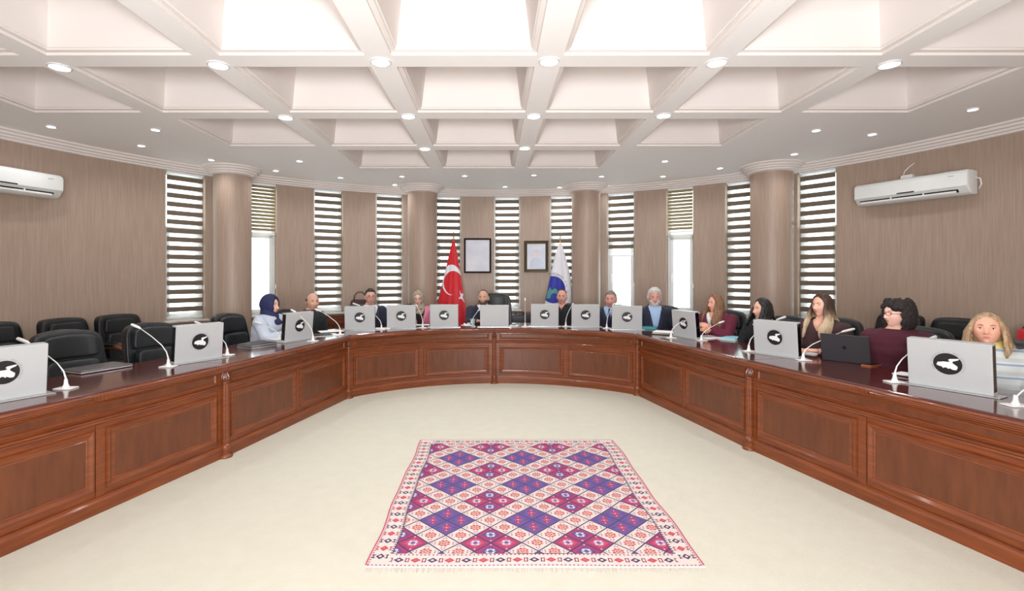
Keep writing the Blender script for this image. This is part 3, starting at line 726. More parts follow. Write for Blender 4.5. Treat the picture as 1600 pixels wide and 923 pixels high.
MP = [(-70, 79, 627, 62, 'at the far left frame edge'), (275.7, 346, 564.5, 60, 'beside the tallest microphone, left wing'), (446, 487, 532, 66, 'before the woman in the white coat'),
      (539, 586, 515.5, 6, 'half hiding the young man with glasses'), (605, 649.5, 512.5, 3, 'left of the woman in the pink jacket'), (672, 716, 511, 1, 'in front of the foot of the red flag'),
      (750, 795, 510.5, 0, ''), (829, 873, 509.5, -2, 'left of the man in the black shirt'), (893.5, 936, 510.5, -3, 'between the black shirted man and grey haired man'), (958, 1001, 514.5, -8, 'beside the white bearded man'),
      (1052, 1088, 527.5, -72, 'left of the woman in the burgundy blazer'), (1180, 1245, 556, -60, 'in front of the woman with straight black hair'), (1414.5, 1551, 609.5, -62, 'before the striped sweater')]
for k, (a, b_, c, az, l) in enumerate(MP):
    monitor(a, b_, c, az, 'plain white pop-up monitor without emblem before the bearded chairman' if k == 6 else 'white monitor with black round emblem ' + l, k != 6, 1.06 if k == 12 else 1)
def mic(bx, by, tx, ty, label, t=.28, silver=False):
    p = U(bx, by, TT); n = seg_at(p); D = p.y + n.y * t; q = Vector((Xp(tx, D), D, Zp(ty, D)))
    q.z = max(q.z, TT + .12); d = q - p; d.z = 0
    e = thing('gooseneck_microphone', label, 'microphone', (p.x, p.y, TT + .0005), 0, 'gooseneck microphones on the desks')
    hz = q.z - TT; hd = d.length; u = d.normalized() if hd > .001 else Vector((0, 1, 0))
    def P(a, z): return (u.x * a, u.y * a, z)
    pts = [P(0, .02), P(.002, hz * .22), P(hd * .05, hz * .36), P(hd * .18, hz * .52), P(hd * .45, hz * .72), P(hd * .78, hz * .92)]
    b = MB(); b.box((0, 0, .004), (.11, .075, .008), 0, .003); b.lathe([(.022, .006), (.018, .016), (.012, .03), (.0095, .06)], 16); b.build('base', MT['white_plastic'], e, 40)
    b = MB(); b.tube(pts, [.0068, .0055, .0042, .0036, .0034, .0034], 10); b.build('gooseneck', MT['silver' if silver else 'white_plastic'], e, True)
    b = MB(); b.tube([P(hd * .75, hz * .905), P(hd * .80, hz * .93), P(hd * .9, hz * .965), P(hd, hz), P(hd * 1.02, hz * 1.008)], [.005, .0095, .011, .011, .005], 12); b.build('capsule', MT['white_plastic'], e, True)
MC = [(103, 607, 28, 529, 'right of the leftmost monitor'), (263, 573, 206, 507, 'tall, standing left of the second monitor'), (355, 555, 305, 503, 'behind the second monitor, only its neck showing right of it'), (437, 530, 398, 503, 'before the white coat, left of the third monitor'),
      (489, 533, 455, 484, 'arching behind the third monitor'), (531.5, 523, 493, 483, 'bending toward the bald man in black'), (596, 515, 552, 474, 'before the navy suit of the young man with glasses'), (660.5, 512, 650, 476, 'crossing the pink jacket'),
      (737, 510, 750, 483, 'leaning before the bearded chairman'), (884, 510, 896, 474, 'before the man in the black shirt'), (948, 513, 960, 474, 'between the two monitors at the grey haired man'), (1048.5, 528, 1092, 489, 'beside the turned monitor, left of the burgundy blazer'),
      (1096, 532, 1131, 502, 'before the clasped hands'), (1170, 549, 1227, 495, 'left of the monitor of the black haired woman'), (1255, 563, 1334, 514, 'reaching past the open laptop'), (1398, 597, 1462, 526, 'left of the rightmost monitor'), (1587, 634, 1650, 585, 'at the right frame edge')]
for i, (a, b_, c, d, l) in enumerate(MC): mic(a, b_, c, d, 'white gooseneck microphone ' + l, .3 if abs(a - 770) > 250 else .2)
mic(820.5, 510.5, 820.5, 466, 'slim upright silver microphone right of the plain monitor', .05, True)
# ================= CHAIRS =================
mat('chair_wood', (92, 50, 28), .35, coat=.3)
def back_pad(b, w_, z0, z1, y0, lean, th, crown=.04, n=12, mi=0):
    """padded back with rounded top, leaning to -y"""
    def fn(p): return p
    zc = (z0 + z1) / 2
    def f(p):
        t = p.z / (z1 - z0) + .5
        x = p.x * (1 - .10 * t * t); y = p.y - lean * t + .05 * (2 * p.x / w_) ** 2
        return (x, y, p.z + (crown * (1 - (2 * p.x / w_) ** 2) if p.z > 0 else 0) * t)
    b.sup((0, y0, zc), (w_, th, z1 - z0), .22, .3, 36, 20, mi, f)
def exec_chair(top=1.04, wide=.54):
    e = thing('leather_chair', 'x', 'chair')
    b = MB(); b.sup((0, 0, .46), (.52, .5, .13), .35, .4, 28, 12, 0, lambda p: (p.x, p.y, p.z - .02 * (p.y / .25))); b.build('seat', MT['leather_soft'], e, True)
    b = MB(); back_pad(b, wide, .5, top - .03, -.24, .10, .10); bk = b.build('backrest', MT['leather'], e, True)
    b = MB(); back_pad(b, wide * .74, top - .22, top - .05, -.235, .02, .10, .02); b.v = [(v[0], v[1] - .045, v[2]) for v in b.v]; b.build('head_pad', MT['leather_soft'], bk, True)
    b = MB(); back_pad(b, wide * .74, .52, top - .235, -.205, .045, .10, .0); b.build('lumbar_pad', MT['leather_soft'], bk, True)
    for s in (-1, 1):
        b = MB(); b.tube([(s * .26, -.2, .5), (s * .30, -.14, .62), (s * .31, .02, .645), (s * .31, .14, .635), (s * .285, .17, .58), (s * .25, .12, .44)], [.02, .026, .03, .03, .022, .018], 12); b.build('armrest', MT['leather'], e, True)
    b = MB(); b.tube([(0, 0, .12), (0, 0, .40)], .028, 14); b.box((0, 0, .395), (.2, .24, .03), 0, .006); b.build('gas_column', MT['black_plastic'], e)
    for k in range(5):
        a = 2 * pi * k / 5 + .3; b = MB(); b.tube([(0, 0, .12), (.17 * cos(a), .17 * sin(a), .10), (.29 * cos(a), .29 * sin(a), .075)], [.03, .022, .016], 8); g = b.build('star_leg', MT['black_plastic'], e, True)
        b = MB(); b.tube([(.29 * cos(a) - .012 * sin(a), .29 * sin(a) + .012 * cos(a), .028), (.29 * cos(a) + .012 * sin(a), .29 * sin(a) - .012 * cos(a), .028)], .028, 14); b.build('caster', MT['black_plastic'], g)
    return e
def wall_chair():
    e = thing('visitor_armchair', 'x', 'chair')
    b = MB(); b.sup((0, 0, .44), (.56, .54, .15), .35, .4, 28, 12); b.build('seat', MT['leather_soft'], e, True)
    b = MB(); back_pad(b, .58, .46, 1.0, -.26, .10, .11, .015); bk = b.build('backrest', MT['leather'], e, True)
    b = MB(); back_pad(b, .40, .80, .96, -.31, .02, .10, .0); b.build('head_pad', MT['leather_soft'], bk, True)
    b = MB(); back_pad(b, .40, .48, .79, -.24, .05, .10, .0); b.build('lumbar_pad', MT['leather_soft'], bk, True)
    for s in (-1, 1):
        b = MB(); b.tube([(s * .32, -.27, .5), (s * .33, -.15, .655), (s * .33, .08, .665), (s * .325, .22, .63), (s * .32, .24, .55)], [.02, .024, .03, .03, .02], 10); b.build('armrest', MT['chair_wood'], e, True)
        b = MB(); b.sup((s * .33, -.04, .685), (.065, .28, .04), .5, .5, 16, 8); b.build('arm_pad', MT['leather'], e, True)
        for y in (-.25, .24):
            b = MB(); b.tube([(s * .32, y, .56), (s * .31, y, .38), (s * .29, y * 1.02, 0)], [.02, .024, .016], 8); b.build('leg', MT['chair_wood'], e, True)
    return e
EX0 = exec_chair(); EX1 = exec_chair(1.19, .58); WC0 = wall_chair()
used = {}
def put_chair(proto, x, y, rz, label, group=None, dz=0):
    e = proto if proto.name not in used else dup(proto)
    used[proto.name] = 1
    e.location = (x, y, 0); e.rotation_euler = (0, 0, rz)
    if dz: e.scale = (1, 1, dz)
    tag(e, label, 'chair', group); return e
def face(v): return atan2(-v.x, v.y)      # rotation turning local +Y to the direction v
for px, D, l, tw in ((26, 5.05, 'on the left wall, cut by the frame edge', .9), (136, 5.55, 'in the middle of the row on the left wall', .9), (214, 6.05, 'on the left wall, nearest the striped blind', .75)):
    put_chair(WC0, Xp(px, D), D, -R(90) - .1 + (tw - .9), 'black leather armchair with wooden arms ' + l, 'visitor armchairs along the walls')
for px, D, l, sc_ in ((1372, 5.8, 'on the right wall behind the curly haired woman', 1.03), (1462, 5.3, 'on the right wall behind the nearest right monitor', 1.02), (1612, 4.5, 'at the right frame edge with a red coat', 1.03)):
    put_chair(WC0, Xp(px, D), D, R(90) + .15, 'black leather armchair with wooden arms ' + l, 'visitor armchairs along the walls', sc_)
for px, D, l in ((136, 3.95, 'empty, pushed to the left wing by the closed laptop'), (268, 4.62, 'empty, behind the second left monitor')):
    p = Vector((Xp(px, D), D)); n = seg_at(p); put_chair(EX0, p.x, p.y, face(-n) - .12, 'black leather desk chair ' + l, 'desk chairs at the horseshoe table')
# red coat over the last armchair
b = MB(); D = 4.5; X = Xp(1612, D)
e = thing('red_coat', 'bright red coat hanging over the armchair at the right frame edge', 'coat', (X, D, 0), R(90) + .15)
rows = []
for i in range(13):
    t = i / 12; row = []
    for j in range(15):
        u = j / 14 - .5; zz = 1.0 - .5 * t + .02 * (1 - 4 * u * u); row.append((u * .5 * (1 + .15 * t), -.22 + .05 * t + .012 * sin(u * 24 + t * 3) + .10 * 0, zz - .02))
    rows.append(row)
b.grid(rows); link('coat_front', modded(b.mesh(MT['red_cloth'], True), [('SOLIDIFY', {'thickness': .02})]), e)

# ================= PEOPLE =================
mat('eye_white', (225, 220, 215), .3); mat('iris', (48, 34, 26), .2)
_skin = {}
def skin_mats(tone, lip, brow, beard=(60, 50, 45)):
    k = (tone, lip, brow)
    if k not in _skin:
        i = len(_skin); mat('skin_%d' % i, tone, .5, noise_=((18, 18, 18), tuple(min(255, int(c * 1.05)) for c in tone), .3, .7)); mat('lip_%d' % i, lip, .4); mat('brow_%d' % i, brow, .8)
        _skin[k] = [MT['skin_%d' % i], MT['lip_%d' % i], MT['brow_%d' % i], MT['eye_white'], MT['iris']]
    return _skin[k]
g = lambda x, s: math.exp(-.5 * (x / s) ** 2)
def head_pt(d, wide=1.0):
    dx, dy, dz = d; a, b_, c = .075 * wide, .098, .121
    x, y, z = a * dx, b_ * dy, c * dz
    if dz < 0:
        t = -dz; x *= 1 - .27 * t ** 1.7
        if dy < 0: y *= 1 - .45 * t
        else: y *= 1 + .05 * t
    if dy < 0: y *= 1.02
    else:
        y *= 1 - .05 * dy
        fr = min(1, max(0, dy * 2.5))
        n = min(1, max(0, (.14 - dz) / .42)); lo = 1 - min(1, max(0, (-dz - .29) / .09))
        y += fr * (.027 * n * lo * g(dx, .085 + .06 * n) + .005 * g(dz - .24, .07) * (g(dx - .34, .18) + g(dx + .34, .18)) - .010 * g(dz - .05, .09) * (g(dx - .40, .14) + g(dx + .40, .14))
              + .006 * g(dz + .53, .07) * g(dx, .20) - .004 * g(dz + .66, .04) * g(dx, .2) + .013 * g(dz + .86, .13) * g(dx, .26) + .005 * g(dz + .2, .13) * (g(dx - .5, .13) + g(dx + .5, .13)))
    return Vector((x, y, z))
def sph(nu, nv):
    out = []
    for i in range(nv + 1):
        v = -pi / 2 + pi * i / nv; out.append([Vector((cos(v) * sin(2 * pi * j / nu), cos(v) * cos(2 * pi * j / nu), sin(v))) for j in range(nu)])
    return out
SG = sph(88, 66)
def head_into(b, wide=1.0, bw=.0026):
    nu, nv = 88, 66; base = len(b.v)
    for r_ in SG:
        for d in r_: b.v.append(tuple(b.M @ head_pt(d, wide)))
    for i in range(nv):
        for j in range(nu):
            j2 = (j + 1) % nu; d = (SG[i][j] + SG[i + 1][j2]) / 2; m_ = 0
            b.f.append((base + i * nu + j, base + i * nu + j2, base + (i + 1) * nu + j2, base + (i + 1) * nu + j)); b.m.append(m_)
    def on(dx, dz, o=0):
        return head_pt(Vector((dx, sqrt(max(0, 1 - dx * dx - dz * dz)), dz)), wide) + Vector((0, o, 0))
    for sg, dz, r_, o in ((1, -.478, .0032, -.0008), (-1, -.525, .0042, -.0012)):
        xs_ = [-.25 + .5 * q / 12 for q in range(13)]
        b.tube([on(x, dz + .006 * sg * cos(x * 18) - .0 + .25 * x * x * (-sg) * .8, o) for x in xs_], [r_ * (.25 + .75 * max(0, 1 - (x / .25) ** 2) ** .6) for x in xs_], 8, 1)
    for sg in (-1, 1):
        xs_ = [.19 + .40 * q / 9 for q in range(10)]
        b.tube([on(sg * x, .205 + .05 * sin((x - .19) / .40 * pi * .75) - .02 * (x > .5), -.0012) for x in xs_], [.0012 + bw * sin(pi * min(1, (q + 1.2) / 10)) for q in range(10)], 7, 2)
    M0 = b.M
    for s in (-1, 1):
        d = Vector((s * .41, 0, .04)); d.y = sqrt(1 - d.x ** 2 - d.z ** 2); p = head_pt(d, wide)
        b.M = M0 @ Matrix.Translation(p + Vector((0, -.0075, 0))); b.sup((0, 0, 0), (.027, .024, .013), 1, 1, 14, 10, 3); b.sup((0, .0075, 0), (.0125, .010, .0115), 1, 1, 12, 8, 4)
        b.sup((0, .003, .0065), (.030, .024, .0035), 1, 1, 12, 6, 2); b.sup((0, .001, .0095), (.034, .024, .007), 1, 1, 12, 6, 0); b.sup((0, .0005, -.0085), (.032, .022, .006), 1, 1, 12, 6, 0)
        b.M = M0 @ Matrix.Translation((s * .0755 * wide, -.006, -.008)) @ Matrix.Rotation(s * .35, 4, 'Z'); b.sup((0, -.004, 0), (.016, .034, .060), .9, .9, 14, 12, 0); b.sup((s * .006, -.002, .004), (.010, .022, .040), 1, 1, 10, 8, 0)
    b.M = M0
def shell(reg, off, base=.0035, wide=1.0, nz_=0, warp=None):
    """closed cap over the part of the head where reg(d) > 0"""
    nu, nv = 88, 66; b = MB(); keep = {}
    def P(i, j):
        k = (i, j)
        if k not in keep:
            d = SG[i][j]; r_ = reg(d); s = min(1, max(0, r_ / .16)); s = s * s * (3 - 2 * s)
            p = head_pt(d, wide); o = -base + (off(d) if callable(off) else off) * s if r_ > 0 else -base
            q = p + d * o
            if nz_ and r_ > 0: q += d * nz_ * noise.noise(d * 9)
            if warp and r_ > 0: q = warp(q, d, s)
            keep[k] = len(b.v); b.v.append(tuple(q))
        return keep[k]
    for i in range(nv):
        for j in range(nu):
            j2 = (j + 1) % nu
            if max(reg(SG[i][j]), reg(SG[i][j2]), reg(SG[i + 1][j]), reg(SG[i + 1][j2])) > 0:
                b.f.append((P(i, j), P(i, j2), P(i + 1, j2), P(i + 1, j))); b.m.append(0)
    return b
# hair regions in unit head directions (y = face)
def reg_short(d):   # full short hair
    front = d.z - (.64 if d.y > .25 else .0) ; side = d.z + .22 + .35 * (d.y < -.2)
    if d.y > .45: return d.z - .62
    if d.y > -.05: return min(d.z - (.12 + (d.y + .05) * 1.05), 1)
    return d.z + .40
def reg_rec(d):     # receding
    if d.y > .30: return d.z - .84 + .10 * (d.y - .3)
    if d.y > -.05: return d.z - (.10 + (d.y + .05) * 2.0) if abs(d.x) > .3 else d.z - .5
    return d.z + .40
def reg_bald(d):
    if d.z > .45 or d.y > .12: return -1
    return min(.47 - d.z, .13 - d.y, d.z + .38)
def reg_long(d):
    if d.z < -.75: return -1
    if d.y > .12:
        h_ = .70 - .75 * max(0, abs(d.x) - .25)       # rounded hairline, lower toward the temples
        return (d.z - h_) * .8
    return max(d.z - .08, (.12 - d.y))
def reg_beard(d):
    if d.y < .12: return -1
    ax = abs(d.x); lips = 1 if (abs(d.z + .50) < .05 and ax < .22) else 0
    r_ = min(-.30 - .0 * ax - d.z if ax > .42 else -.385 - d.z, d.y - .10, d.z + .97)
    if ax > .42: r_ = min(-.18 - d.z, d.y - .12, d.z + .97)
    return -.01 if lips else r_
def lim(a, n): v = Vector(a); return v
def ik(S, Wp, l1, l2, pole):
    d = Wp - S; L = min(d.length, (l1 + l2) * .995); u = d.normalized(); a = (l1 * l1 - l2 * l2 + L * L) / (2 * L); h = sqrt(max(0, l1 * l1 - a * a))
    pv = (pole - u * pole.dot(u)).normalized(); return S + u * a + pv * h, S + u * L
def hand_into(b, Wp, fwd, up, side, curl, mi=0):
    """palm + four fingers + thumb; side=+1 thumb toward local +right"""
    f = fwd.normalized(); r = f.cross(up).normalized(); u = r.cross(f).normalized(); M0 = b.M
    def L(x, y, z): return Wp + r * x + f * y + u * z
    rows = []
    for y, wx, hz in ((-.01, .026, .020), (.02, .033, .019), (.055, .040, .016), (.085, .040, .013)):
        rows.append([L(wx * cos(t * pi / 6), y, hz * sin(t * pi / 6)) for t in range(12)])
    b.grid(rows, mi, True, (True, True))
    for k, (x, ln, rd) in enumerate(((-.030, .062, .0085), (-.010, .074, .009), (.011, .079, .009), (.031, .072, .009))):
        x = x * side; p = [L(x * .95, .075, .0)]; a = -.1; y, z = .075, .0
        for q, sl in enumerate((.45, .32, .23)):
            a += curl * (.55, .8, .5)[q]; y += ln * sl * cos(a); z -= ln * sl * sin(a); p.append(L(x * (1 + .05 * q), y, z))
        b.tube(p, [rd, rd * .97, rd * .88, rd * .7], 8, mi)
    p = [L(side * .026, .015, -.002), L(side * .05, .035, -.010), L(side * .058, .062, -.016), L(side * (.055 - .02 * curl), .088, -.020)]
    b.tube(p, [.014, .012, .0105, .008], 8, mi)
def bump_verts(me, fn):
    n = len(me.vertices); co = [0.0] * (3 * n); me.vertices.foreach_get('co', co)
    no = [tuple(q.vector) for q in me.vertex_normals]
    for i in range(n):
        h_ = fn(Vector(co[3 * i:3 * i + 3])); a = no[i]
        co[3 * i] += a[0] * h_; co[3 * i + 1] += a[1] * h_; co[3 * i + 2] += a[2] * h_
    me.vertices.foreach_set('co', co); me.update()
def skinned_cloth(b, m_, voxel=.013, wr=.004, seed=0, cut=None, smooth_=4):
    me = b.mesh(m_)
    me = modded(me, [('REMESH', {'mode': 'VOXEL', 'voxel_size': voxel, 'use_smooth_shade': True}), ('SMOOTH', {'factor': .6, 'iterations': smooth_})])
    off = Vector((seed * 3.1, seed, 0))
    bump_verts(me, lambda c: wr * noise.noise(c * 13 + off) + wr * .8 * noise.noise(Vector((c.x * 9, c.y * 9, c.z * 28)) + off))
    if cut:
        bm = bmesh.new(); bm.from_mesh(me); planes, inside = cut
        for co, no in planes: bmesh.ops.bisect_plane(bm, geom=bm.verts[:] + bm.edges[:] + bm.faces[:], plane_co=co, plane_no=no, dist=.0008)
        bmesh.ops.delete(bm, geom=[f_ for f_ in bm.faces if inside(f_.calc_center_median())], context='FACES'); bm.to_mesh(me); bm.free()
        me = modded(me, [('SOLIDIFY', {'thickness': .008, 'offset': 1})])
    me.polygons.foreach_set('use_smooth', [True] * len(me.polygons))
    me.materials.clear(); me.materials.append(m_); return me
mat('glasses_frame', (28, 22, 24), .3); mat('trouser_dark', (34, 36, 44), .8); mat('shoe', (22, 20, 20), .3)
def person(px, D, top, yaw, label, o_, az=None):
    """o_: options. yaw: head heading in degrees (0 = toward the camera, + = to picture right)."""
    g_ = o_.get
    x, y = Xp(px, D), D
    n = seg_at((x, y)); body_dir = -n if az is None else Vector((sin(R(az)), -cos(R(az))))
    rz = face(body_dir); s = (top - .46) / .885
    # keep seat height: scale about z = .46
    zS = lambda z: .46 + (z - .46) * s
    fem = g_('fem', False); sw = (.168 if fem else .195) * g_('bulk', 1.0); lean = g_('lean', .05)
    hx, hyaw = 0, None
    hd = Vector((sin(R(yaw)), -cos(R(yaw))))          # world heading of the face
    hrel = face(hd) - rz
    sc1 = g_('hs', 1.0)
    neck = Vector((0, lean, zS(1.10)))
    hc = Vector((g_('hx', 0), lean + .015, top - .123 * sc1 - g_('hair_t', .012)))
    Mh = Matrix.Translation(hc) @ Matrix.Rotation(hrel, 4, 'Z') @ Matrix.Rotation(R(g_('pitch', 0)), 4, 'X') @ Matrix.Rotation(R(g_('roll', 0)), 4, 'Y') @ Matrix.Scale(sc1, 4)
    mats = skin_mats(g_('skin', (206, 158, 134)), g_('lip', (178, 104, 96)), g_('brow', (60, 44, 36)))
    b = MB(); b.M = Mh; head_into(b, g_('wide', 1.0), .0018 if fem else .0028); b.M = Matrix.Identity(4)
    chin = Mh @ Vector((0, -.015, -.055))
    nr = .048 if fem else .058
    b.tube([(0, lean - .02, zS(1.0)), (0, lean - .012, zS(1.06)), ((chin.x) * .6, lean + .0, (chin.z + zS(1.06)) / 2), chin], [nr * 1.5, nr * 1.12, nr, nr * .95], 20)
    # skin torso and arms under the clothes
    def torso(b, k, mi=0, top_z=1.095):
        prof_ = [(.46, .175, .135), (.56, .17, .13), (.68, .15 + .02 * (not fem), .115), (.80, .155 + .01 * (not fem), .12), (.90, sw * .93, .125 + .012 * fem), (.98, sw * .99, .118), (1.03, sw * .90, .10), (1.065, sw * .62, .08), (1.09, sw * .42, .065), (1.12, .062, .058)]
        rows = []
        bk = g_('bulk', 1.0)
        for z, wx, dy in prof_:
            if z > top_z + .03: break
            yc = lean * max(0, min(1, (z - .5) / .5)) - .01
            rows.append([(wx * (bk if z < .9 else 1) * k * math.copysign(abs(cos(t * pi / 14)) ** .8, cos(t * pi / 14)), yc + dy * bk * k * math.copysign(abs(sin(t * pi / 14)) ** .8, sin(t * pi / 14)), zS(z)) for t in range(28)])
        b.grid(rows, mi, True, (True, True))
    torso(b, .86)
    arms = []
    rs = random.Random(int(px))
    hl = g_('hands', ((-.13, .27, .635), (.13, .29, .635)))
    for sgn, hp in zip((-1, 1), hl):
        S = Vector((sgn * sw * .93, lean - .01, zS(1.0))); Wp = Vector(hp)
        E, Wp = ik(S, Wp, .285 * s, .255 * s, Vector((sgn * .75, -.25, -1)))
        arms.append((S, E, Wp)); b.tube([S, S.lerp(E, .5), E, E.lerp(Wp, .5), Wp], [.045, .04, .034, .032, .024], 12)
        fw = (Wp - E); fw.z *= .35; fw.x -= sgn * .05 + sgn * g_('cross', 0)
        hand_into(b, Wp + fw.normalized() * .012, fw, Vector((0, 0, 1)) if not g_('clasp') else Vector((sgn * .9, 0, .6)), -sgn, g_('curl', .35))
    body = b.build('person', mats, None, True); body.location = (x, y, 0); body.rotation_euler = (0, 0, rz)
    tag(body, label, 'person', 'people seated around the table')
    # --- clothing ---
    top_m = g_('top_m')
    ft = g_('fit', 1.0)
    def garment(k, name, m_, sleeves=True, cut=None, wr=.004, neckz=1.09, vox=.013):
        b = MB(); torso(b, k, 0, neckz)
        if sleeves:
            for S, E, Wp in arms:
                wr_ = E.lerp(Wp, .93); b.tube([S + Vector((0, 0, -.01)) - (E - S) * .12, S, S.lerp(E, .35), S.lerp(E, .8), E, E.lerp(Wp, .35), wr_], [r_ * k * ft for r_ in ((.055, .066, .062, .054, .054, .050, .038) if not fem else (.046, .056, .052, .047, .047, .043, .033))], 16)
                b.sup(tuple(S), (.13 * k, .12 * k, .12 * k), 1, 1, 16, 10)
                b.sup(tuple(E), (.105 * k * ft, .105 * k * ft, .105 * k * ft), 1, 1, 14, 8)
        return link(name, skinned_cloth(b, m_, vox, wr, int(px) % 17, cut), body)
    under = g_('under')
    zv = zS(g_('vz', .84)); kv = g_('vk', 2.2)
    def vcut(z0, k, ymin, ztop):
        return ([(Vector((0, 0, z0)), Vector((-k, 0, 1)).normalized()), (Vector((0, 0, z0)), Vector((k, 0, 1)).normalized()), (Vector((0, 0, ztop)), Vector((0, 0, 1)))],
                lambda c: (c.y > ymin and c.z > z0 + abs(c.x) * k) or c.z > ztop)
    if under:
        garment(.93, 'shirt', under, False, vcut(9, 1, 0, zS(1.08)) if not g_('uv') else vcut(zS(g_('uv')), 1.6, lean, zS(1.085)), .002)
        garment(1.06, 'jacket', top_m, True, vcut(zv, kv, 0, zS(1.10)), .004)
        # lapels follow the V
        b = MB()
        for sg in (-1, 1):
            P_ = []
            for t in (0, .25, .5, .75, 1):
                xx = t * .075 * (1 if fem else 1.05); zz = zv + xx * kv
                yy = lean * max(0, min(1, ((zz) - .5) / .5)) + (.14 - .05 * t ** 2 + (.02 if t < .9 else 0)) * g_('bulk', 1)
                P_.append((sg * xx, yy, min(zz, zS(1.09))))
            wds = (.006, .026, .036, .03, .014)
            rows = [[(p[0] - sg * .004, p[1] + .004, p[2]), (p[0] + sg * wd_ * .5, p[1] + .008, p[2] - wd_ * .2), (p[0] + sg * wd_, p[1] - .006, p[2] - wd_ * .4)] for p, wd_ in zip(P_, wds)]
            b.grid(rows)
        link('lapels', modded(b.mesh(top_m, True), [('SOLIDIFY', {'thickness': .008, 'offset': 0})]), body)
    else:
        nk = g_('neck', 1.085)
        garment(1.04, g_('top_name', 'sweater'), top_m, True, vcut(9, 1, 0, zS(nk)) if not g_('uv') else vcut(zS(g_('uv')), 1.5, lean, zS(1.09)), g_('wr', .005))
    if g_('collar'):
        b = MB(); cm = g_('collar'); rows = []
        for i in range(23):
            a = R(-150 + 300 * i / 22) + pi / 2; fr = max(0, sin(a)); r0 = nr * 1.18; r1 = nr * 1.5
            rows.append([(r0 * cos(a), lean - .008 + r0 * sin(a) + .012 * fr, zS(1.075) + .042), (r1 * cos(a), lean - .008 + r1 * sin(a) + .02 * fr, zS(1.075) + .0 - .03 * fr)])
        rows = []
        for i in range(25):
            a = R(95 + 350 * i / 24); fr = max(0, sin(a)); cr_ = g_('cr', 1.0); r0 = nr * 1.08 * (1 + (cr_ - 1) * .4); r1 = nr * 1.45 * cr_
            rows.append([(r0 * cos(a), lean - .012 + r0 * sin(a), zS(1.065) + .035 * cr_ - .028 * fr), (r1 * cos(a) * .98, lean - .012 + r1 * sin(a) + .016 * fr, zS(1.065) - .005 - .045 * fr)])
        b.grid(rows); link('collar', modded(b.mesh(cm, True), [('SOLIDIFY', {'thickness': .005})]), body)
    if g_('tie'):
        b = MB(); z1 = zS(1.035); yy = lean + .125
        b.grid([[(-w_, yy - dd, z), (0, yy + .008 - dd, z), (w_, yy - dd, z)] for z, w_, dd in ((z1 + .02, .014, .035), (z1 - .01, .011, .022), (z1 - .1, .022, 0), (z1 - .28, .032, 0))]); link('tie', modded(b.mesh(g_('tie'), True), [('SOLIDIFY', {'thickness': .006})]), body)
    # trousers and shoes under the desk
    b = MB()
    for sg in (-1, 1): b.tube([(sg * .09, -.05, .52), (sg * .12, .16, .53), (sg * .13, .36, .52), (sg * .13, .39, .46), (sg * .12, .36, .25), (sg * .12, .34, .08)], [.09, .085, .07, .065, .052, .045], 14)
    b.sup((0, -.03, .52), (.36, .26, .18), .6, .6, 20, 10); b.build('trousers', g_('legs', MT['trouser_dark']), body, True)
    for sg in (-1, 1):
        b = MB(); b.sup((sg * .12, .40, .04), (.09, .27, .08), .6, .7, 18, 10, 0, lambda p: (p.x, p.y, p.z * (1 - max(0, p.y) * 2.2))); b.build('shoe', MT['shoe'], body, True)
    # --- hair, beard, glasses, scarf: built round the head centre ---
    def onhead(b_, name, m_, sm=True): 
        me = b_.mesh(m_, sm); me.transform(Mh); return link(name, me, body)
    wd_ = g_('wide', 1.0)
    hr = g_('hair'); hm = g_('hair_m')
    if hr in ('short', 'rec', 'bald'):
        reg = {'short': reg_short, 'rec': reg_rec, 'bald': reg_bald}[hr]
        th = g_('ht', .012); b = shell(reg, lambda d: th * (1 + .5 * max(0, d.z) + .5 * noise.noise(d * 7)), wide=wd_, nz_=.004); onhead(b, 'hair', hm)
    if hr in ('long', 'straight', 'curly'):
        th = .018; rn = random.Random(int(px)); b = shell((lambda d: reg_long(d) + (.20 if d.z > .2 and d.y > .1 else 0)) if hr == 'curly' else reg_long, lambda d: th * (1.1 + .3 * noise.noise(d * 5)), .004, wd_, .004)
        cm_ = modded(b.mesh(hm), [('SOLIDIFY', {'thickness': .022, 'offset': -1})]); b = MB()
        b.add([Mh @ v.co for v in cm_.vertices], [tuple(p_.vertices) for p_ in cm_.polygons]); tip = g_('hair_tip') or hm
        lo, hi = (R(g_('ha', 62)), R(360 - g_('ha', 62)))
        tips = []
        for q in range(0 if hr == 'curly' else 110):
            a = lo + (hi - lo) * (q % 55) / 54 + rn.uniform(-.04, .04); lay = q // 55
            dd = Vector((sin(a), cos(a), .42 - .35 * lay)).normalized(); p0 = head_pt(dd, wd_) + dd * .006
            ln = g_('hl', .34) * rn.uniform(.9, 1.06) * (1 if cos(a) > -.3 else .92); front = max(0, cos(a) + .25)
            wav = rn.uniform(0, 1.5) + a * 2; amp = g_('wave', .008); pts = []; K = 10
            for i in range(K + 1):
                t = i / K; out = .020 * sin(min(1, t * 2.5) * pi / 2) + g_('flare', .012) * t
                pt = Mh @ Vector((p0.x * (1 + .05 * t) + sin(a) * out + amp * t * sin(wav + t * 10), p0.y * (1 - .08 * t) + front * .10 * t + amp * t * cos(wav + t * 9), p0.z - ln * t))
                if pt.z < zS(1.10):        # lie on the shoulders and chest
                    k_ = min(1, (zS(1.10) - pt.z) / .08); rx_, ry_ = sw * .95 + .02 - .03 * (1 - k_), (.11 + .085 * k_)
                    r_in = sqrt((pt.x / rx_) ** 2 + ((pt.y - lean) / ry_) ** 2)
                    if .05 < r_in < 1: pt.y = lean + (pt.y - lean) + math.copysign((1 - r_in) * ry_ * .9, pt.y - lean + 1e-4)
                pts.append(pt)
            rr = [.012 + .005 * sin(pi * i / K) for i in range(K + 1)]; rr[-1] = .006
            b.tube(pts, rr, 7, 0, True, .8)
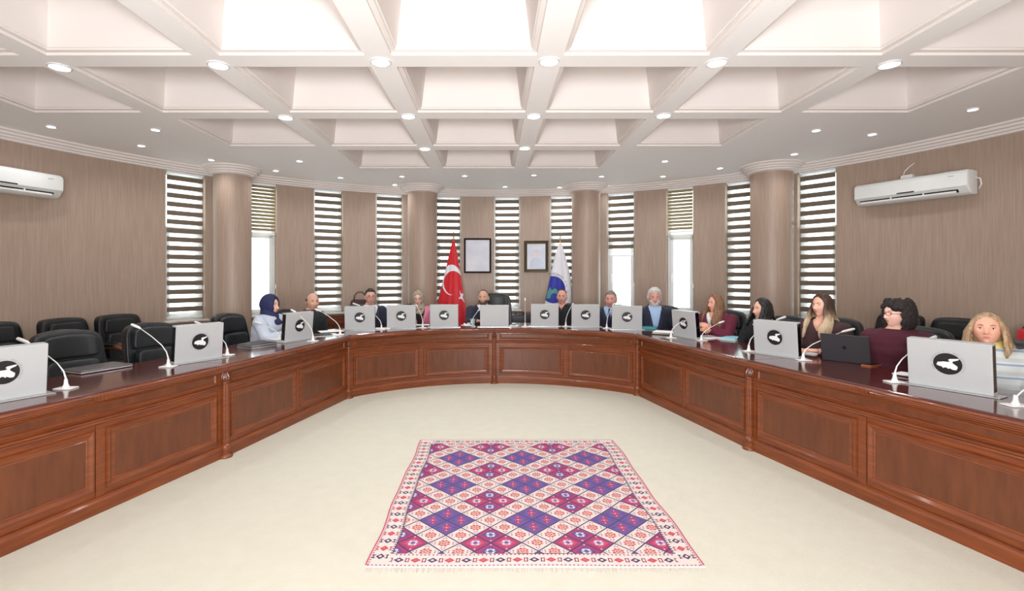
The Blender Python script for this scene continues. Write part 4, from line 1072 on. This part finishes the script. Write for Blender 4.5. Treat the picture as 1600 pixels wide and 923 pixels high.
        if hr == 'curly':
            for q in range(760):
                a = rn.uniform(R(42), R(318)); z = rn.uniform(-1.0, .95); r_ = sqrt(max(.12, 1 - (z * .80) ** 2))
                if cos(a) > .35 and z < .30 + .15 * cos(a): continue
                d = Vector((sin(a) * r_, cos(a) * r_, z)); fl_ = 1.36 + .26 * max(0, -z)
                p = Mh @ Vector((d.x * .080 * fl_, d.y * .092 * fl_ - .016, z * .132)); k = rn.uniform(.013, .022)
                b.sup(tuple(p), (k * 1.8, k * 1.8, k * 1.9), 1, 1, 7, 5)
        me = modded(b.mesh(hm, True), [('REMESH', {'mode': 'VOXEL', 'voxel_size': .0065, 'use_smooth_shade': True}), ('SMOOTH', {'factor': .5, 'iterations': {'curly': 2, 'straight': 12}.get(hr, 4)})])
        bump_verts(me, (lambda c: .007 * noise.noise(c * 60)) if hr == 'curly' else (lambda c: .004 * noise.noise(Vector((c.x * 90, c.y * 90, c.z * 12)))))
        me.materials.clear(); me.materials.append(hm); me.materials.append(tip)
        if tip != hm:
            zt_ = hc.z - g_('tipz', .125)
            for p_ in me.polygons:
                c_ = p_.center; p_.material_index = 1 if c_.z < zt_ + .07 * noise.noise(Vector((c_.x * 40, c_.y * 40, 1))) else 0
        me.polygons.foreach_set('use_smooth', [True] * len(me.polygons)); link('hair', me, body)
    if g_('beard'):
        th = g_('bt', .010); b = shell(reg_beard, lambda d: th * (1 + .5 * max(0, -d.z - .5) + .4 * noise.noise(d * 14)), .002, wd_); onhead(b, 'beard', g_('beard'))
    if g_('glasses'):
        b = MB()
        for sg in (-1, 1):
            c = Vector((sg * .032, .104, .002)); b.tube([c + Vector((.022 * cos(t * pi / 8), -.006 * abs(cos(t * pi / 8)) * (1 if sg * cos(t * pi / 8) > 0 else 0), .016 * sin(t * pi / 8))) for t in range(17)], .0019, 6)
            b.tube([(sg * .054, .098, .004), (sg * .073, .06, .005), (sg * .078, -.005, .0)], .0019, 6)
        b.tube([(-.011, .105, .004), (0, .108, .007), (.011, .105, .004)], .0019, 6); onhead(b, 'glasses', MT['glasses_frame'])
    if hr == 'hijab':
        def reg(d):
            if d.y < .15: return 1
            return (sqrt((d.x / .60) ** 2 + ((d.z + .13) / .78) ** 2) - 1) * .6
        b = shell(reg, lambda d: .018 + .022 * max(0, -d.y) + .008 * max(0, d.z), .001, wd_, .003); cl = onhead(b, 'headscarf', hm)
        b = MB(); rows = []
        cz = chin.z
        for z, rx, ry, yo in ((cz + .035, .078, .088, -.01), (cz + .0, .080, .086, -.012), (cz - .035, .088, .092, -.008), (cz - .075, .115, .105, .0), (cz - .115, g_('drape', .15), .125, .008), (cz - .14, g_('drape', .15) * .96, .125, .008)):
            rows.append([Vector((rx * cos(t * pi / 16) + chin.x * .8, lean + yo + ry * sin(t * pi / 16) + .006 * sin(t * 1.9 + z * 60), z - .035 * max(0, sin(t * pi / 16)) ** 3 * (z < cz - .05))) for t in range(32)])
        b.grid(rows, 0, True, (False, False)); link('scarf_drape', modded(b.mesh(hm, True), [('SOLIDIFY', {'thickness': .008}), ('SUBSURF', {'levels': 1})]), cl)
    # chair
    cp = g_('chair', EX0)
    if cp:
        dc = Vector((n.x, n.y)) * g_('cd', .06); tx = g_('cx', 0); tg = Vector((n.y, -n.x)) * tx
        put_chair(cp, x + dc.x + tg.x, y + dc.y + tg.y, rz + R(g_('cyaw', 0)), 'black leather desk chair behind ' + g_('who'), 'desk chairs at the horseshoe table', None if cp is EX1 else (1.0 + (top - 1.3) * .3))
    return body
mat('navy', (28, 32, 54), .8, sheen=.1); mat('navy_scarf', (32, 36, 78), .75); mat('coat_white', (190, 198, 212), .75); mat('black_cloth', (26, 28, 30), .85); mat('charcoal_green', (38, 44, 46), .85)
mat('pink', (214, 128, 152), .75); mat('burgundy', (98, 24, 48), .8); mat('burgundy_dark', (74, 20, 38), .85); mat('brown_knit', (66, 42, 44), .9); mat('shirt_white', (232, 232, 234), .7); mat('shirt_blue', (164, 190, 226), .7)
mat('hair_black', (24, 22, 24), .45); mat('hair_curls', (34, 26, 26), .8); mat('hair_dark', (44, 32, 28), .5); mat('hair_grey', (128, 120, 114), .7); mat('hair_white', (206, 204, 200), .75); mat('hair_brown', (108, 76, 52), .55, noise_=((50, 50, 4), (146, 106, 76), .35, .65)); mat('hair_chestnut', (66, 44, 36), .5)
mat('hair_blond', (186, 160, 122), .5, noise_=((40, 40, 4), (214, 192, 158), .35, .65)); mat('hair_sandy', (142, 112, 82), .55, noise_=((60, 60, 5), (186, 158, 124), .35, .65)); mat('beard_dark', (104, 90, 82), .85); mat('beard_white', (200, 196, 192), .85); mat('stubble', (70, 56, 50), .85)
mat('scarf_pattern', (176, 162, 142), .75, noise_=((40, 40, 40), (128, 114, 98), .45, .6)); mat('floral', (228, 226, 226), .75, noise_=((28, 28, 28), (60, 58, 62), .52, .56)); mat('yellow', (238, 228, 140), .7)
def striped():
    m_ = mat('striped_knit', (214, 216, 214), .9); nt = m_.node_tree if m_ else MT['striped_knit'].node_tree; bs = nt.nodes['Principled BSDF']
    tc = nt.nodes.new('ShaderNodeTexCoord'); sp = nt.nodes.new('ShaderNodeSeparateXYZ'); mu = nt.nodes.new('ShaderNodeMath'); mu.operation = 'MULTIPLY'; mu.inputs[1].default_value = 11.5
    fr = nt.nodes.new('ShaderNodeMath'); fr.operation = 'FRACT'; rp = nt.nodes.new('ShaderNodeValToRGB'); rp.color_ramp.interpolation = 'CONSTANT'
    for p, c in ((0, (.52, .54, .53, 1)), (.42, (.25, .30, .40, 1)), (.56, (.54, .56, .54, 1)), (.7, (.42, .47, .52, 1)), (.82, (.47, .46, .42, 1))):
        el = rp.color_ramp.elements.new(p) if p else rp.color_ramp.elements[0]; el.color = c
    rp.color_ramp.elements[-1].color = (.62, .64, .62, 1)
    nt.links.new(tc.outputs['Object'], sp.inputs[0]); nt.links.new(sp.outputs['Z'], mu.inputs[0]); nt.links.new(mu.outputs[0], fr.inputs[0]); nt.links.new(fr.outputs[0], rp.inputs[0]); nt.links.new(rp.outputs[0], bs.inputs['Base Color'])
striped()
def ombre():
    m_ = mat('hair_ombre', (66, 44, 36), .55); nt = m_.node_tree; bs = nt.nodes['Principled BSDF']
    tc = nt.nodes.new('ShaderNodeTexCoord'); mp = nt.nodes.new('ShaderNodeMapping'); mp.inputs['Scale'].default_value = (60, 60, 5); n = nt.nodes.new('ShaderNodeTexNoise'); n.inputs['Scale'].default_value = 1
    sp = nt.nodes.new('ShaderNodeSeparateXYZ'); ad = nt.nodes.new('ShaderNodeMath'); ad.operation = 'MULTIPLY_ADD'; ad.inputs[1].default_value = .09
    mr = nt.nodes.new('ShaderNodeMapRange'); mr.inputs['From Min'].default_value = 1.23; mr.inputs['From Max'].default_value = 1.12; rp = nt.nodes.new('ShaderNodeValToRGB')
    rp.color_ramp.elements[0].color = (.052, .026, .018, 1); rp.color_ramp.elements[1].color = (.56, .42, .27, 1); el = rp.color_ramp.elements.new(.45); el.color = (.17, .10, .06, 1)
    nt.links.new(tc.outputs['Object'], mp.inputs[0]); nt.links.new(mp.outputs[0], n.inputs['Vector']); nt.links.new(tc.outputs['Object'], sp.inputs[0])
    nt.links.new(n.outputs['Fac'], ad.inputs[0]); nt.links.new(sp.outputs['Z'], ad.inputs[2]); nt.links.new(ad.outputs[0], mr.inputs['Value']); nt.links.new(mr.outputs[0], rp.inputs[0]); nt.links.new(rp.outputs[0], bs.inputs['Base Color'])
ombre()
M_ = MT
person(411, 5.95, 1.275, 80, 'woman in navy headscarf and white coat, seated sideways at the left wing', dict(fem=True, top_m=M_['coat_white'], top_name='coat', hair='hijab', hair_m=M_['navy_scarf'], hs=.98, fit=1.25, bulk=1.08, skin=(216, 172, 150), who='the woman in the navy headscarf', cx=-.05, cd=.16, hands=((-.12, .40, .815), (.14, .44, .815)), lean=.09, hair_t=.02))
person(479, 6.70, 1.262, 38, 'bald man in a black jacket with arms on the table', dict(top_m=M_['charcoal_green'], top_name='jacket', hair='bald', hair_m=M_['stubble'], skin=(208, 160, 138), lip=(170, 104, 92), wide=1.06, neck=1.10, bulk=1.1, who='the bald man in black', hair_t=.003, hs=1.0, uv=1.02, lean=.08))
person(577, 7.3, 1.312, 22, 'young man with glasses in a navy suit and white shirt', dict(top_m=M_['navy'], under=M_['shirt_white'], collar=M_['shirt_white'], hair='short', hair_m=M_['hair_dark'], glasses=True, skin=(206, 156, 138), who='the young man with glasses', lean=.03, wide=.97))
person(652, 7.65, 1.27, 4, 'woman in a patterned headscarf, glasses and pink jacket over black', dict(fem=True, top_m=M_['pink'], under=M_['black_cloth'], vz=.60, vk=4.5, hair='hijab', hair_m=M_['scarf_pattern'], glasses=True, skin=(218, 172, 158), who='the woman in the pink jacket', hair_t=.02, drape=.085, bulk=1.05, hs=.97))
person(755, 7.75, 1.28, -8, 'bearded bald-headed man in a navy suit behind the plain monitor', dict(top_m=M_['navy'], under=M_['shirt_white'], collar=M_['shirt_white'], hair='rec', ht=.005, hair_m=M_['stubble'], beard=M_['beard_dark'], bt=.007, skin=(204, 156, 134), who='the bearded chairman', chair=EX1, cx=.22, cd=.20, wide=1.05, hair_t=.006, bulk=1.08, hs=1.03, hands=((-.20, .42, .815), (.10, .42, .82)), brow=(40, 30, 28)))
person(879, 7.7, 1.292, -14, 'man in a plain black shirt before the white flag', dict(top_m=M_['black_cloth'], top_name='shirt', collar=M_['black_cloth'], uv=1.0, hair='rec', ht=.008, hair_m=M_['hair_dark'], skin=(208, 152, 134), who='the man in the black shirt', hair_t=.008, bulk=1.0, hs=.98))
person(956.5, 7.35, 1.275, -24, 'grey haired man in a navy suit with a light blue shirt', dict(top_m=M_['navy'], under=M_['shirt_blue'], collar=M_['shirt_blue'], tie=M_['navy_scarf'], hair='short', ht=.012, hair_m=M_['hair_grey'], skin=(208, 150, 138), who='the grey haired man', hs=1.04, bulk=1.04))
person(1022, 6.98, 1.322, -14, 'white haired bearded man in a navy jacket and pale blue shirt', dict(top_m=M_['navy'], under=M_['shirt_blue'], collar=M_['shirt_blue'], vz=.62, vk=5.0, hair='short', ht=.020, hair_m=M_['hair_white'], beard=M_['beard_white'], bt=.012, skin=(200, 148, 134), brow=(150, 140, 134), who='the white haired man', hs=1.06, bulk=1.08, chair=EX0, cx=.12, cd=.12), az=-12)
person(1122, 6.1, 1.282, -78, 'woman with long light brown hair in a burgundy blazer, hands clasped', dict(fem=True, top_m=M_['burgundy'], under=M_['shirt_white'], uv=.98, vz=.86, hair='long', hair_m=M_['hair_brown'], hl=.36, skin=(222, 162, 138), lip=(190, 96, 96), who='the woman in the burgundy blazer', hs=.90, wide=1.06, hair_t=.018, bulk=1.12, fit=1.2, lean=.06, hands=((-.05, .36, .90), (.04, .40, .86)), clasp=True, curl=.9, cx=-.18, cd=.12, cross=.05), az=-48)
person(1197, 5.35, 1.266, -84, 'woman with straight black hair and a black and white scarf', dict(fem=True, top_m=M_['black_cloth'], top_name='top', hair='straight', hair_m=M_['hair_black'], hl=.20, wave=.002, skin=(222, 170, 150), who='the woman with straight black hair', hs=.95, hair_t=.018, cx=-.14, cd=.20, collar=M_['floral'], cr=1.7), az=-62)
person(1290, 4.72, 1.342, -76, 'woman with long hair turning blond at the ends, in a dark brown sweater', dict(fem=True, top_m=M_['brown_knit'], hair='long', hair_m=M_['hair_ombre'], hl=.36, wave=.013, uv=.97, skin=(226, 172, 150), lip=(196, 106, 104), who='the woman with the open laptop', hs=.90, wide=1.08, hair_t=.018, cx=-.20, cd=.16, fit=1.15, hands=((-.1, .36, .815), (.08, .38, .815)), bulk=1.05), az=-58)
person(1405, 4.0, 1.328, -88, 'woman with a curly black bob and glasses in a burgundy sweater', dict(fem=True, top_m=M_['burgundy_dark'], hair='curly', hair_m=M_['hair_curls'], glasses=True, skin=(228, 180, 162), who='the curly haired woman', hair_t=.028, neck=1.078, bulk=1.12, fit=1.2, cx=-.05, cd=.14, hs=.90, wide=1.05), az=-55)
person(1548, 3.42, 1.25, -46, 'blond woman in a grey striped sweater with yellow collar at the right edge', dict(fem=True, top_m=M_['striped_knit'], collar=M_['yellow'], cr=1.8, neck=1.07, hair='long', hair_m=M_['hair_sandy'], hl=.20, wave=.008, skin=(222, 164, 140), lip=(190, 116, 108), who='the blond woman in stripes', hair_t=.016, bulk=1.2, fit=1.3, hs=.90, wide=1.16, pitch=9), az=-62)
# ================= THINGS ON THE DESKS =================
def slab_thing(name, label, cat, px, py, sz, rz, m_, group=None, z=None, bev=.002, parts=None):
    p = U(px, py, TT); z = TT if z is None else z
    e = thing(name, label, cat, (p.x, p.y, z + .0006), rz, group); return e
mat('laptop_grey', (120, 116, 118), .3, metal=.5); mat('laptop_dark', (64, 62, 66), .4, metal=.3); mat('book_black', (24, 24, 30), .5); mat('teal', (60, 150, 156), .6); mat('cyan_pad', (140, 206, 226), .6); mat('cream_pad', (226, 222, 196), .7); mat('copper', (196, 116, 70), .3, metal=.4); mat('cup_green', (176, 200, 196), .3); mat('bag', (62, 30, 36), .35)
def closed_laptop(px, py, rz, label):
    e = slab_thing('laptop', label, 'laptop', px, py, None, rz, None)
    b = MB(); b.box((0, 0, .009), (.36, .25, .012), 0, .004); b.build('base', MT['silver'], e)
    b = MB(); b.box((0, 0, .0205), (.36, .25, .008), 0, .003); b.build('lid', MT['laptop_grey'], e)
closed_laptop(153, 577, R(68), 'closed silver laptop before the empty chair on the left wing')
# open laptop of the woman in brown
p = U(1318, 566, TT); e = thing('laptop', 'open dark grey laptop seen from behind, before the woman in brown', 'laptop', (p.x + .02, p.y, TT + .0006), R(-50))
b = MB(); b.box((0, .115, .008), (.34, .23, .014), 0, .004); b.build('base', MT['laptop_dark'], e)
b = MB(); b.box((0, .11, .0156), (.30, .10, .001)); b.build('keyboard', MT['black_plastic'], e)
b = MB(); b.box((0, 0, .12), (.34, .008, .235), 0, .003); o = b.build('lid', MT['laptop_dark'], e); o.location = (0, .0, .008); o.rotation_euler = (R(16), 0, 0)
b = MB(); b.sup((0, 0, 0), (.03, .002, .034), 1, 1, 14, 8); q = b.build('lid_badge', MT['black_plastic'], o); q.location = (0, -.0045, .125)
# stacks of notebooks and papers
def stack(name, label, cat, px, py, rz, layers, group=None):
    p = U(px, py, TT); e = thing(name, label, cat, (p.x, p.y, TT + .0006), rz, group); z = 0; rn = random.Random(int(px))
    for nm, m_, (w_, d_, h_) in layers:
        b = MB(); b.box((0, 0, z + h_ / 2), (w_, d_, h_), 0, min(.0015, h_ / 3)); o = b.build(nm, MT[m_], e); o.rotation_euler = (0, 0, rn.uniform(-.08, .08)); z += h_ + .0003
    return e
stack('notebook_pair', 'two black and silver notebooks stacked before the white coat', 'notebook', 402, 541, R(62), [('lower_notebook', 'silver', (.30, .22, .012)), ('black_cover', 'book_black', (.31, .23, .006)), ('upper_notebook', 'silver', (.29, .21, .012)), ('black_cover', 'book_black', (.30, .22, .005))])
stack('writing_pad', 'white writing pad under the hands of the navy headscarf woman', 'pad', 433, 529, R(60), [('page', 'paper', (.21, .29, .008))])
stack('paper_sheets', 'loose white papers beside the third left monitor', 'papers', 500, 524, R(30), [('sheet', 'paper', (.42, .24, .004)), ('sheet', 'book_black', (.25, .2, .01))])
stack('folder', 'dark folder with papers under the bald man arm', 'folder', 517, 519, R(25), [('cover', 'book_black', (.30, .22, .012)), ('sheet', 'paper', (.29, .21, .004))])
stack('paper_pad', 'white paper pad right of the young man with glasses', 'pad', 592, 513.5, R(15), [('sheet', 'paper', (.30, .2, .006))])
stack('dark_folder', 'dark blue folder with paper before the pink jacket', 'folder', 656, 509, R(5), [('cover', 'book_black', (.32, .2, .012)), ('sheet', 'paper', (.28, .14, .004))])
stack('teal_folder', 'teal folder lying before the white haired man', 'folder', 1011, 513, R(-20), [('cover', 'teal', (.26, .2, .016)), ('sheet', 'paper', (.24, .18, .003)), ('cover', 'teal', (.26, .2, .004))])
stack('document_pile', 'untidy pile of papers left of the turned right monitor', 'papers', 1040, 522, R(-30), [('folder', 'book_black', (.3, .22, .01)), ('sheet', 'cream_pad', (.28, .2, .008)), ('folder', 'book_black', (.29, .21, .006)), ('sheet', 'paper', (.27, .2, .01))])
stack('open_notebook', 'open white notebook under the clasped hands', 'notebook', 1106, 527, R(-60), [('page', 'paper', (.26, .34, .008))])
stack('blue_notepad', 'light blue notepad on cream paper by the burgundy blazer', 'notepad', 1144, 529.5, R(-50), [('sheet', 'cream_pad', (.2, .28, .008)), ('cover', 'cyan_pad', (.17, .24, .014))])
stack('white_document', 'white paper left of the open laptop', 'paper', 1262, 551, R(-62), [('sheet', 'paper', (.26, .22, .006))])
stack('grey_notebook', 'thin grey notebook beside the rightmost monitor', 'notebook', 1425, 588, R(-62), [('cover', 'book_black', (.2, .14, .006)), ('page', 'paper', (.19, .13, .008))])
stack('mobile_phone', 'mobile phone in a copper case before the curly haired woman', 'phone', 1362, 571, R(20), [('case', 'copper', (.15, .075, .010)), ('glass', 'black_plastic', (.14, .068, .002))])
stack('telephone_notes', 'blue and white note card right of the plain monitor', 'card', 803, 509, R(0), [('card', 'paper', (.12, .1, .012)), ('cover', 'navy_scarf', (.06, .05, .01))])
# pale cup and sweets dish before the chairman
p = U(735, 508, TT); e = thing('mint_cup', 'pale green square cup left of the plain monitor', 'cup', (p.x + .03, p.y + .05, TT + .0006))
b = MB(); b.lathe([(.03, 0), (.034, .03), (.037, .085), (.033, .085), (.03, .01), (.001, .008)], 20); b.build('cup_body', MT['cup_green'], e, 40)
p = U(733, 510, TT); e = thing('sweets_dish', 'small white dish heaped with wrapped sweets near the red flag', 'dish', (p.x - .02, p.y - .02, TT + .0006))
b = MB(); b.lathe([(.04, 0), (.05, .006), (.095, .022), (.09, .024), (.045, .01), (.001, .008)], 24); b.build('dish', MT['white_plastic'], e, 40)
rn = random.Random(3)
b = MB(); b.lathe([(.055, .012), (.05, .024), (.001, .032)], 14); b.build('sweet_pile', MT['paper'], e)
for i in range(9):
    a = rn.uniform(0, 6.3); r_ = rn.uniform(.01, .06); b = MB(); b.sup((cos(a) * r_, sin(a) * r_, .034 + rn.uniform(0, .012)), (.026, .018, .016), .8, .8, 8, 6); b.build('sweet', MT[('cup_green', 'paper', 'book_black', 'copper')[i % 4] if i % 3 else 'paper'], e, True)
# handbag on the casing board behind the young man
D = 8.2; X = Xp(559, D); zb = .835
e = thing('handbag', 'dark burgundy handbag with a looped handle on the wooden casing', 'handbag', (X, D + .08, .8355), ang(559) * -1)
b = MB(); b.sup((0, 0, .13), (.36, .14, .26), .3, .4, 24, 14, 0, lambda p: (p.x * (1 - .25 * (p.z + .13) / .26), p.y * (1 - .5 * (p.z + .13) / .26), p.z)); b.build('bag_body', MT['bag'], e, True)
b = MB(); b.tube([(-.09, -.03, .24), (-.08, -.03, .33), (-.03, -.03, .38), (.04, -.03, .385), (.09, -.03, .34), (.10, -.03, .24)], .009, 8); b.build('handle', MT['bag'], e, True)
b = MB(); b.box((0, -.066, .16), (.05, .006, .025), 0, .002); b.build('clasp', MT['gold'], e)
# low black sideboard items behind the table, between chairman and black shirt
D = 8.55; X = Xp(812, D); e = thing('black_briefcase', 'black briefcase standing behind the table right of the chairman', 'briefcase', (X, D, 0))
b = MB(); b.box((0, 0, .62), (.46, .16, .40), 0, .02); b.build('case_body', MT['leather'], e)
b = MB(); b.tube([(-.07, 0, .82), (-.06, 0, .86), (.06, 0, .86), (.07, 0, .82)], .01, 8); b.build('handle', MT['leather'], e, True)
b = MB(); b.box((0, 0, .21), (.42, .14, .42), 0, .01); b.build('stand', MT['wood_dark'], e)
if _TS: bpy.data.scenes.remove(_TS)
